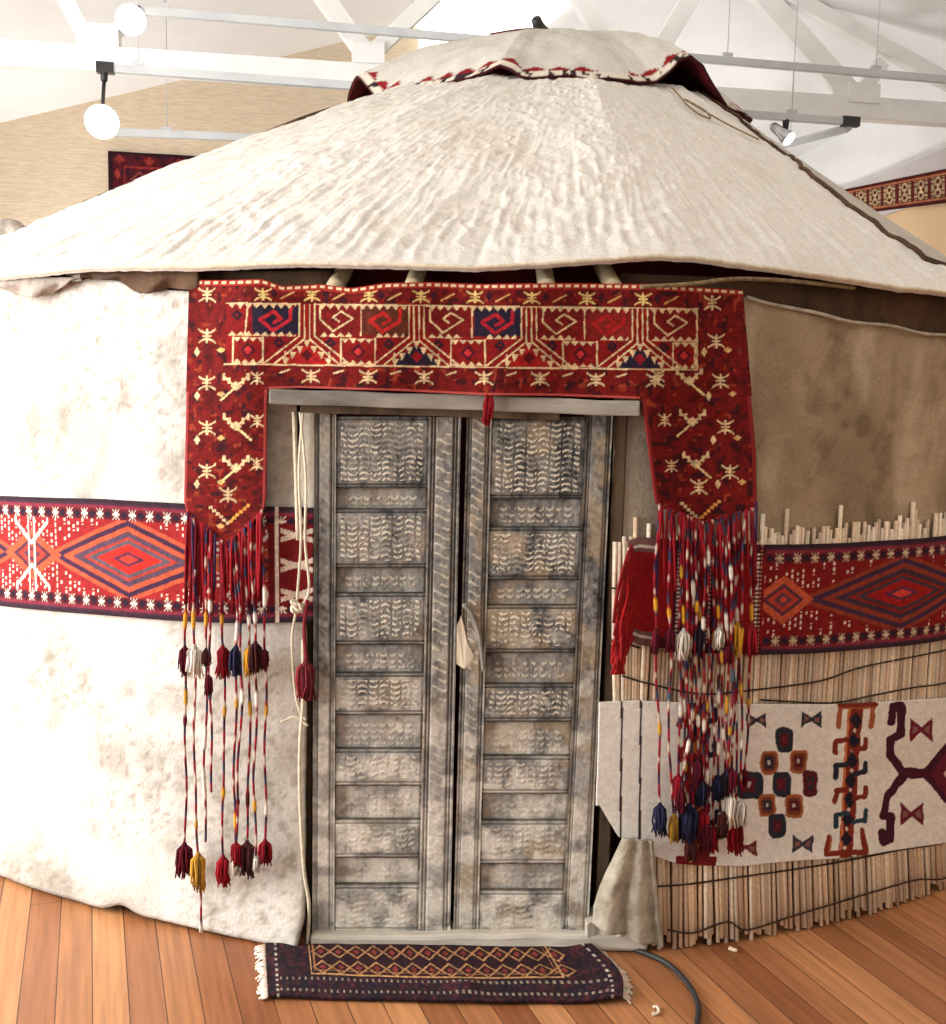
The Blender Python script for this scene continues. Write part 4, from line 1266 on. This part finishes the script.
for side, n, lo, hi in ((0, 58, 585, 618), (1, 40, 540, 600)):
    m = MB()
    for k in range(n):
        f = rng.random(); x, y = vshape(side, f)
        y1 = rng.uniform(lo, hi); x1 = x + rng.uniform(-4, 4); rr_ = R + .06 + rng.uniform(0, .022)
        c = [(150, 26, 34), (126, 20, 30), (168, 40, 50), (100, 18, 30), (58, 40, 70)][rng.choice((0, 0, 0, 1, 1, 2, 3, 4))]
        pts = [on_cyl(x, y - 3, R + .055), on_cyl(lerp(x, x1, .4) + rng.uniform(-1, 1), lerp(y, y1, .35), rr_), on_cyl(x1, y1, rr_)]
        m.tube(spline(pts, 4), .0036, c, n=5)
    fo = m.obj('fringe', M['yarn'], hang, col=True); fo['kind'] = 'stuff'; fo['label'] = ('dense crimson fringe under the left flap', 'thin red fringe under the right flap')[side]

CM = {'r': (140, 24, 34), 'm': (92, 20, 34), 'w': (224, 214, 198), 'n': (38, 38, 62), 'y': (206, 150, 46), 'o': (186, 140, 52), 'b': (74, 34, 32), 'k': (44, 34, 44), 't': (70, 84, 96), 'd': (126, 44, 50)}


def tassel(parent, x, y, w, h, c, rad, label=None):
    """bunch of yarn hanging from (x, y), w and h in pixels"""
    m = MB(); col = np.array(CM[c]); rg = random.Random(int(x * 7 + y))
    top = on_cyl(x, y, rad); sc = np.linalg.norm(top - CAM) / FPX
    W_, H_ = w * sc * .86, h * sc * .9
    for k in range(46):
        a = rg.uniform(0, 2 * PI); q = math.sqrt(rg.random()); ex, ey = math.cos(a) * q * W_ / 2, math.sin(a) * q * W_ * .4
        L = H_ * rg.uniform(.72, 1.0); j1, j2 = rg.uniform(-.12, .12) * W_, rg.uniform(-.2, .2) * W_
        pts = [top + [ex * .45, ey * .45, 0], top + [ex * .95, ey * .9, -L * .14], top + [ex * .95 + j1, ey, -L * .6], top + [ex * .95 + j2, ey * .9, -L]]
        m.tube(pts, [W_ * .05, W_ * .07, W_ * .07, W_ * .05], np.clip(col * rg.uniform(.6, 1.25), 0, 255), n=4)
    m.tube([top + [0, 0, W_ * .25], top + [0, 0, -W_ * .05], top + [0, 0, -W_ * .3]], [W_ * .12, W_ * .24, W_ * .22], np.clip(col * .8, 0, 255), n=8)
    o = m.obj('tassel', M['yarn'], parent, col=True)
    if label: o['label'] = label
    return o


def long_cord(side, f, xs, y_end, wraps, tassels, rad):
    x0, y0 = vshape(side, f)
    n = 70; pts = []; cols = []; rs = []
    xk = [x0] + xs; yk = np.linspace(y0 - 2, y_end, len(xk))
    ph = rng.random() * 9
    for i in range(n):
        t = i / (n - 1); y = lerp(y0 - 2, y_end, t)
        x = float(np.interp(y, yk, xk)) + .8 * math.sin(y * .06 + ph)
        c = [(138, 24, 36), (70, 22, 36), (52, 58, 82), (150, 32, 42), (128, 24, 36), (190, 170, 150)][int((y + ph * 20) / 7) % 6]; r_ = .0034
        for (ya, yb, cc_) in wraps:
            if ya <= y <= yb: c = CM[cc_]; r_ = .0058
        pts.append(on_cyl(x, y, lerp(R + .06, rad, min(1, t * 8)))); cols.append(c); rs.append(r_)
    m = MB(); m.tube(pts, rs, n=6, cols=cols)
    o = m.obj('tassel_cord', M['yarn'], hang, col=True)
    for (y, w, h, c) in tassels:
        x = float(np.interp(y, yk, xk)) + .8 * math.sin(y * .06 + ph)
        tassel(o, x, y, w, h, c, rad + .006, {'r': 'red tassel', 'm': 'maroon tassel', 'w': 'white tassel', 'n': 'navy tassel', 'y': 'yellow tassel', 'o': 'ochre tassel', 'b': 'brown tassel', 'k': 'black tassel'}[c])
    return o


L_ = R + .075
long_cord(0, .02, [186, 185, 186, 185], 866, [(614, 626, 'y'), (690, 702, 'o'), (716, 726, 'm')], [(648, 12, 32, 'm'), (846, 16, 34, 'm')], L_)
long_cord(0, .10, [194, 195, 194, 198, 202], 932, [(612, 626, 'y'), (704, 716, 'w'), (818, 826, 'y'), (924, 932, 'w')], [(648, 16, 34, 'w'), (856, 16, 38, 'o')], L_ + .008)
long_cord(0, .27, [205, 207, 206, 204, 206], 842, [(614, 624, 'y'), (730, 748, 'w'), (770, 800, 'w')], [(650, 10, 18, 'b')], L_ + .004)
long_cord(0, .30, [210, 209, 211, 212], 792, [(600, 610, 'w'), (690, 700, 't')], [(676, 8, 22, 'm')], L_ + .01)
long_cord(0, .46, [222, 224, 225, 222, 224], 872, [(614, 626, 'o'), (708, 718, 'o'), (786, 796, 'y')], [(648, 15, 34, 'r'), (858, 14, 32, 'r')], L_)
long_cord(0, .60, [237, 236, 234, 236], 868, [(624, 640, 'w'), (700, 708, 'o'), (815, 826, 'y')], [(648, 14, 32, 'n'), (852, 10, 26, 'w')], L_ + .006)
long_cord(0, .63, [240, 242, 238, 236], 852, [(690, 704, 'w'), (800, 806, 'm')], [(844, 12, 24, 'r')], L_ + .012)
long_cord(0, .74, [248, 250, 249, 246], 856, [(614, 624, 'w'), (702, 716, 'o'), (790, 806, 'b')], [(648, 11, 32, 'y'), (844, 16, 36, 'b')], L_)
long_cord(0, .82, [254, 257, 254, 256], 862, [(612, 624, 'w'), (694, 706, 'w'), (800, 812, 'y')], [(644, 14, 34, 'b'), (858, 8, 16, 'w')], L_ + .008)
long_cord(0, .97, [264, 266, 265, 266], 852, [(588, 604, 'w'), (706, 716, 'o'), (805, 815, 'w')], [(650, 9, 24, 'm'), (842, 14, 26, 'r')], L_)

long_cord(1, .02, [655, 656, 659, 660], 808, [(598, 612, 'y'), (722, 734, 'o')], [(630, 10, 28, 'm'), (806, 15, 34, 'n')], L_)
long_cord(1, .13, [669, 671, 668, 676], 828, [(606, 618, 'y'), (690, 700, 't')], [(630, 12, 26, 'm'), (816, 12, 30, 'o')], L_ + .006)
long_cord(1, .26, [682, 684, 684, 690], 822, [(606, 622, 'y'), (700, 712, 'w'), (760, 770, 'o')], [(632, 16, 32, 'w'), (808, 20, 38, 'n')], L_ + .004)
long_cord(1, .30, [688, 686, 690, 680], 800, [(660, 672, 'n'), (740, 752, 'w'), (780, 790, 't')], [(790, 12, 26, 'm')], L_ + .016)
long_cord(1, .42, [699, 700, 699, 702], 826, [(610, 622, 'y'), (676, 686, 'w'), (740, 752, 'm'), (800, 810, 'y')], [(628, 15, 34, 'k'), (812, 16, 34, 'r')], L_)
long_cord(1, .50, [708, 709, 706, 708], 836, [(552, 566, 'w'), (700, 712, 'o'), (770, 782, 'w')], [(826, 14, 30, 'm')], L_ + .012)
long_cord(1, .60, [717, 719, 718, 720], 812, [(606, 618, 'y'), (690, 702, 'w'), (742, 754, 'w')], [(630, 13, 22, 'w'), (778, 13, 26, 'n')], L_ + .004)
long_cord(1, .68, [726, 728, 727, 730], 802, [(612, 628, 'w'), (698, 712, 'y'), (752, 764, 'o')], [(646, 10, 22, 'm'), (796, 16, 36, 'w')], L_ + .01)
long_cord(1, .72, [731, 733, 730, 722], 822, [(566, 578, 'w'), (670, 682, 't'), (726, 736, 'o')], [(814, 12, 28, 'b')], L_ + .018)
long_cord(1, .82, [737, 738, 736, 737], 836, [(608, 624, 'w'), (704, 722, 'w'), (800, 810, 'y')], [(625, 15, 36, 'y'), (822, 16, 36, 'r')], L_)
for k, (f_, x1, ye, c1, c2) in enumerate(((.22, 680, 786, 'o', 'r'), (.34, 692, 846, 'w', 'b'), (.38, 696, 772, 'y', 'm'), (.46, 704, 792, 'w', 'n'), (.55, 713, 838, 'o', 'r'), (.64, 722, 784, 'y', 'k'), (.78, 734, 780, 'w', 'm'), (.88, 741, 812, 'o', 'w'))):
    long_cord(1, f_, [x1 + 1, x1 - 1, x1 + 1, x1 + (k % 3 - 1) * 3], ye, [(566 + k * 17, 577 + k * 17, c1), (704 + k * 5, 715 + k * 5, 'w')], [(ye - 10, 12, 28, c2)], L_ + .005 + .003 * (k % 4))
long_cord(1, .95, [751, 751, 748, 744], 790, [(604, 620, 'y'), (700, 708, 'o')], [(626, 14, 34, 'r'), (770, 9, 18, 'm')], L_ + .006)

# ================================================================== ROPES AND TASSELS BY THE LEFT DOOR POST
rope = thing('tie_rope', 'white cotton rope knotted on the left door post, hanging over the band', 'rope', on_cyl(300, 700, R + .03))
for pxs in ([(303, 410), (299, 470), (301, 540), (297, 600), (298, 612)], [(300, 412), (306, 480), (305, 540), (309, 590), (298, 610)],
            [(297, 606), (292, 640), (295, 690), (300, 712), (306, 720)], [(292, 606), (300, 612), (306, 602)], [(281, 722), (295, 717), (308, 726)]):
    MB().tube(spline([on_cyl(x, y, R + .05) for x, y in pxs], 6), .0036, n=6).obj('strand', M['rope'], rope)
m = MB(); k0 = on_cyl(297, 608, R + .055)
for a in range(3): m.tube([k0 + [math.cos(g + a) * .014, -.008 * math.sin(g * 2), math.sin(g) * .012 + .004 * a] for g in np.linspace(0, 2 * PI, 13)], .005, n=6)
m.obj('knot', M['rope'], rope)
tz_ = thing('red_tassel', 'dusty red yarn tassel hanging beside the left door post', 'tassel', on_cyl(306, 700, R + .05))
m = MB(); m.tube(spline([on_cyl(x, y, R + .055) for x, y in ((307, 600), (304, 630), (307, 665))], 6), .005, (126, 44, 50), n=6); m.obj('cord', M['yarn'], tz_, col=True)
tassel(tz_, 306, 664, 20, 42, 'd', R + .06)
yt_ = MB(); rng = random.Random(2)
for k in range(14):
    x = 489 + rng.uniform(-3, 3)
    yt_.tube(list(on_y(np.array([x, x + rng.uniform(-4, 2), x - rng.uniform(0, 7)]), np.array([393.0, 405, 418 + rng.uniform(0, 8)]), -2.812 - rng.random() * .01)), .003, (120 + rng.randrange(30), 24, 30), n=5)
o = yt_.obj('yarn_tuft', M['yarn'], col=True); tag(o, 'small dark red yarn tuft caught over the middle of the lintel', 'yarn')

# ================================================================== DOOR MAT
mt = thing('door_mat', 'dark small rug with tan zigzag field lying on boards before the threshold', 'rug', on_floor(445, 985))
UU, VV = np.meshgrid(np.linspace(0, 1, 390), np.linspace(0, 1, 80))
X = lerp(lerp(266, 590, UU), lerp(268, 618, UU), VV); Yb = np.interp(UU, [0, .3, .6, 1], [1000, 1003, 1006, 1005]); Y = lerp(lerp(948, 952, UU), Yb, VV)
X = X + np.where(UU > .8, (UU - .8) / .2 * 14 * np.sin(VV * PI * .9), 0)
lx, ly = UU * 350, VV * 56
p = Paint(lx, ly, (44, 28, 33))
p.put(vn(lx * .3, ly * .3, 3) > .65, (78, 34, 38), .7); p.put(vn(lx * .25, ly * .3, 8) > .7, (30, 24, 36), .8)
f = (lx > 48) & (lx < 300) & (ly < 33); p.put(f, (44, 24, 28))
for k in range(14):
    cx = 58 + k * 19
    for yy in (2, 19):
        p.line([(cx - 9.5, yy + 6.5), (cx, yy + 13), (cx + 9.5, yy + 6.5), (cx, yy), (cx - 9.5, yy + 6.5)], 1.5, (164, 120, 78)); p.dia(cx, yy + 6.5, 3.5, 3, (120, 50, 40))
p.line([(46, 0), (46, 33), (301, 33), (301, 0)], 1.5, (186, 140, 90)); p.line([(50, 0), (50, 29), (297, 29), (297, 0)], 1.2, (150, 100, 66))
for (yy) in (38, 50): p.put((np.abs(ly - yy) < 1.2) & (((lx / 6.3) % 1) < .42) & (lx > 12) & (lx < 338), (138, 124, 106))
for xx in (10, 340): p.put((np.abs(lx - xx) < 1.5) & (((ly / 5.5) % 1) < .45), (160, 150, 134))
P = on_floor(X, Y); P[..., 2] = .012 + .006 * fbm(X * .03, Y * .06, 3, 5) + .010 * np.exp(-((lx - 200) / 16) ** 2 - ((ly - 44) / 9) ** 2) + .012 * sm(UU, .9, 1)
sheet('pile', P, M['carpet'], mt, cols=lin(mottled(p.C, X, Y, .9, .2, 8)), thick=.009)
for e, xs in ((0, (263, 266)), (1, (592, 620))):
    m = MB(); rng = random.Random(e)
    for k in range(60):
        f_ = k / 59; y = lerp(950, 1002, f_); x = lerp(xs[0], xs[1], f_) + (14 * math.sin(f_ * PI * .9) if e else 0) + (2 if e == 0 else -3)
        d = -1 if e == 0 else 1; q = on_floor(np.array([x, x + d * rng.uniform(3, 6), x + d * rng.uniform(5, 11)]), np.array([y, y + rng.uniform(-2, 2), y + rng.uniform(-3, 4)])); q[:, 2] = (.014, .009, .004)
        m.tube(list(q), .003, (200 + rng.randrange(30), 196, 178), n=5)
    fo = m.obj('fringe', M['yarn'], mt, col=True); fo['kind'] = 'stuff'; fo['label'] = 'white cotton fringe'

# cable and scraps on the floor
pts = [on_floor(x, y, .008) for x, y in ((600, 938), (642, 952), (668, 964), (688, 984), (698, 1005), (696, 1030), (688, 1060))]
o = MB().tube(spline(pts, 8), .0075, n=8).obj('power_cable', M['rubber']); tag(o, 'black power cable curving over the floorboards right of the mat', 'cable')
pts = [on_floor(x, y, .005) for x, y in ((652, 1014), (656, 1014), (659, 1011), (657, 1007), (653, 1007))]
o = MB().tube(spline(pts, 5), .004, n=6).obj('paper_scrap', M['rope']); tag(o, 'tiny curled white scrap on the boards left of the cable', 'scrap')
pts = [on_floor(x, y, .006) for x, y in ((729, 948), (737, 951))]
o = MB().tube(pts, .0055, n=6).obj('reed_scrap', M['pole']); tag(o, 'short broken reed lying on the floor before the reed screen', 'scrap')

# ================================================================== CARPETS ON THE HALL WALLS
c0 = on_hall(108, 151, LY_BACK - .03); c1 = on_hall(330, 165, LY_BACK - .03)
hx = (c1 - c0) @ EX; zt = c0[2]
UU, VV = np.meshgrid(np.linspace(0, 1, 300), np.linspace(0, 1, 140)); hh = 1.35
P = c0 + EX * (UU * hx)[..., None] + np.array([0, 0, -1.0]) * (VV * hh)[..., None]; P = P - EY * (.006 + .004 * np.sin(UU * 30))[..., None]
lx, ly = UU * hx * 107, VV * hh * 107
p = Paint(lx, ly, (74, 18, 24)); p.put(vn(lx * .4, ly * .4, 2) > .66, (40, 18, 30), .7)
p.rect(0, 4, 0, 400, (38, 16, 22)); p.rect(0, 900, 0, 3, (38, 16, 22))
p.line([(14, 400), (14, 13), (220, 13)], 1.4, (120, 36, 34))
for k in range(9): p.dia(10 + k * 26, 7, 5, 4, (120, 40, 36)); p.dia(8, 20 + k * 22, 3, 5, (120, 40, 36))
for k in range(9): p.dia(27 + k * 24, 24, 8, 8, (112, 58, 50) if k % 2 == 0 else (34, 24, 40)); p.dia(27 + k * 24, 24, 6, 6, (80, 18, 26))
o = sheet('wall_carpet', P, M['carpet'], cols=lin(mottled(p.C, lx, ly, .9, .18, 8)), thick=.008); tag(o, 'dark maroon carpet hung on the beige wall behind the roof at left', 'carpet')

c0 = on_side(842, 190, LX_R - .03); c1 = on_side(960, 166, LX_R - .03)
e0 = on_side(842, 216, LX_R - .03); e1 = on_side(960, 201, LX_R - .03)
UU, VV = np.meshgrid(np.linspace(-.5, 1.4, 420), np.linspace(0, 1, 70))
P = (c0 * (1 - VV)[..., None] + e0 * VV[..., None]) * (1 - UU)[..., None] + (c1 * (1 - VV)[..., None] + e1 * VV[..., None]) * UU[..., None]
lx, ly = UU * 200, VV * 36
p = Paint(lx, ly, (92, 32, 30)); p.put((ly < 2) | (ly > 34), (64, 22, 24)); p.put((np.abs(ly - 5) < .9) | (np.abs(ly - 31) < .9), (176, 110, 74))
k = (lx % 26) - 13; a = ly - 18
p.put((np.abs(np.abs(k) - 8) < 2.2) & (np.abs(a) < 11) & ((np.abs(a) % 5) < 3.4), (176, 152, 116)); p.put((np.abs(np.hypot(k, np.abs(a) - 6) - 4) < 1.4), (176, 152, 116)); p.put((np.abs(k) < 1.2) & (np.abs(a) < 4), (206, 180, 136))
o = sheet('carpet_border', P - EX * .004, M['carpet'], cols=lin(mottled(p.C, lx, ly, .9, .15, 8)), thick=.008); tag(o, 'long red and cream patterned carpet strip on the tan right wall', 'carpet')

# skylight: frame and pane let into the right slope of the ceiling
q = [on_roof_right(x, y, .03) for x, y in ((388, 60), (446, -14), (600, -14), (500, 60))]
m = MB(); m.add(q + [v + np.array([0, 0, .02]) for v in q], [(0, 1, 2, 3), (7, 6, 5, 4), (0, 4, 5, 1), (1, 5, 6, 2), (2, 6, 7, 3), (3, 7, 4, 0)])
struct('window_1', m, M['sky_pane'])

# ================================================================== LIGHT
sc = bpy.context.scene


def area(name, loc, target, sx, sy, power, color):
    l = bpy.data.lights.new(name, 'AREA'); l.shape = 'RECTANGLE'; l.size = sx; l.size_y = sy; l.energy = power; l.color = color
    o = bpy.data.objects.new(name, l); COL.objects.link(o); o.location = [float(v) for v in loc]
    from mathutils import Vector
    d = Vector([float(v) for v in (np.asarray(target) - np.asarray(loc))]); o.rotation_euler = d.to_track_quat('-Z', 'Y').to_euler()
    return o


area('window_daylight', hall(LX_L + .05, -2.9, 1.8), hall(0, -2.5, 1.4), 4.4, 2.5, 450, (.97, .985, 1.0))
area('roof_fill_left', hall(-4.7, -1.3, 3.5), hall(.4, -.9, 2.3), 2.6, .6, 90, (.98, .99, 1.0))  # added lamp with no window behind it, brightens the roof from the left
area('ceiling_fill', hall(.4, -4.2, 2.7), hall(.4, -4.18, 6.0), 4.5, 1.2, 36, (1.0, .985, .97))  # added lamp without a fitting, brightens the ceiling
area('ceiling_fill', hall(2.2, 3.1, 2.0), hall(2.0, 3.0, 6.0), 2.2, .5, 34, (1.0, .985, .97))  # added ceiling light, kept out of sight behind the yurt
area('ceiling_fill', hall(-2.6, 3.0, 1.8), hall(-2.9, 2.6, 6.0), 1.8, .4, 27, (.96, .985, 1.0))  # another added light hidden behind the yurt for the left ceiling

w = bpy.data.worlds.new('hall_daylight'); sc.world = w; w.use_nodes = True
w.node_tree.nodes['Background'].inputs[0].default_value = (1.0, .985, .96, 1); w.node_tree.nodes['Background'].inputs[1].default_value = 0.46

# ================================================================== CAMERA
from mathutils import Matrix
cam = bpy.data.cameras.new('camera'); cam.sensor_fit = 'HORIZONTAL'; cam.sensor_width = 36; cam.lens = 36 * FPX / W; cam.clip_start = .05; cam.clip_end = 100
co = bpy.data.objects.new('camera', cam); COL.objects.link(co)
mw = Matrix(((RT[0], UP[0], -FWD[0], CAM[0]), (RT[1], UP[1], -FWD[1], CAM[1]), (RT[2], UP[2], -FWD[2], CAM[2]), (0, 0, 0, 1)))
co.matrix_world = mw
sc.camera = co
sc.view_settings.view_transform = 'Standard'; sc.view_settings.look = 'None'; sc.view_settings.gamma = 1; sc.view_settings.use_curve_mapping = False
sc.view_settings.exposure = 0.25
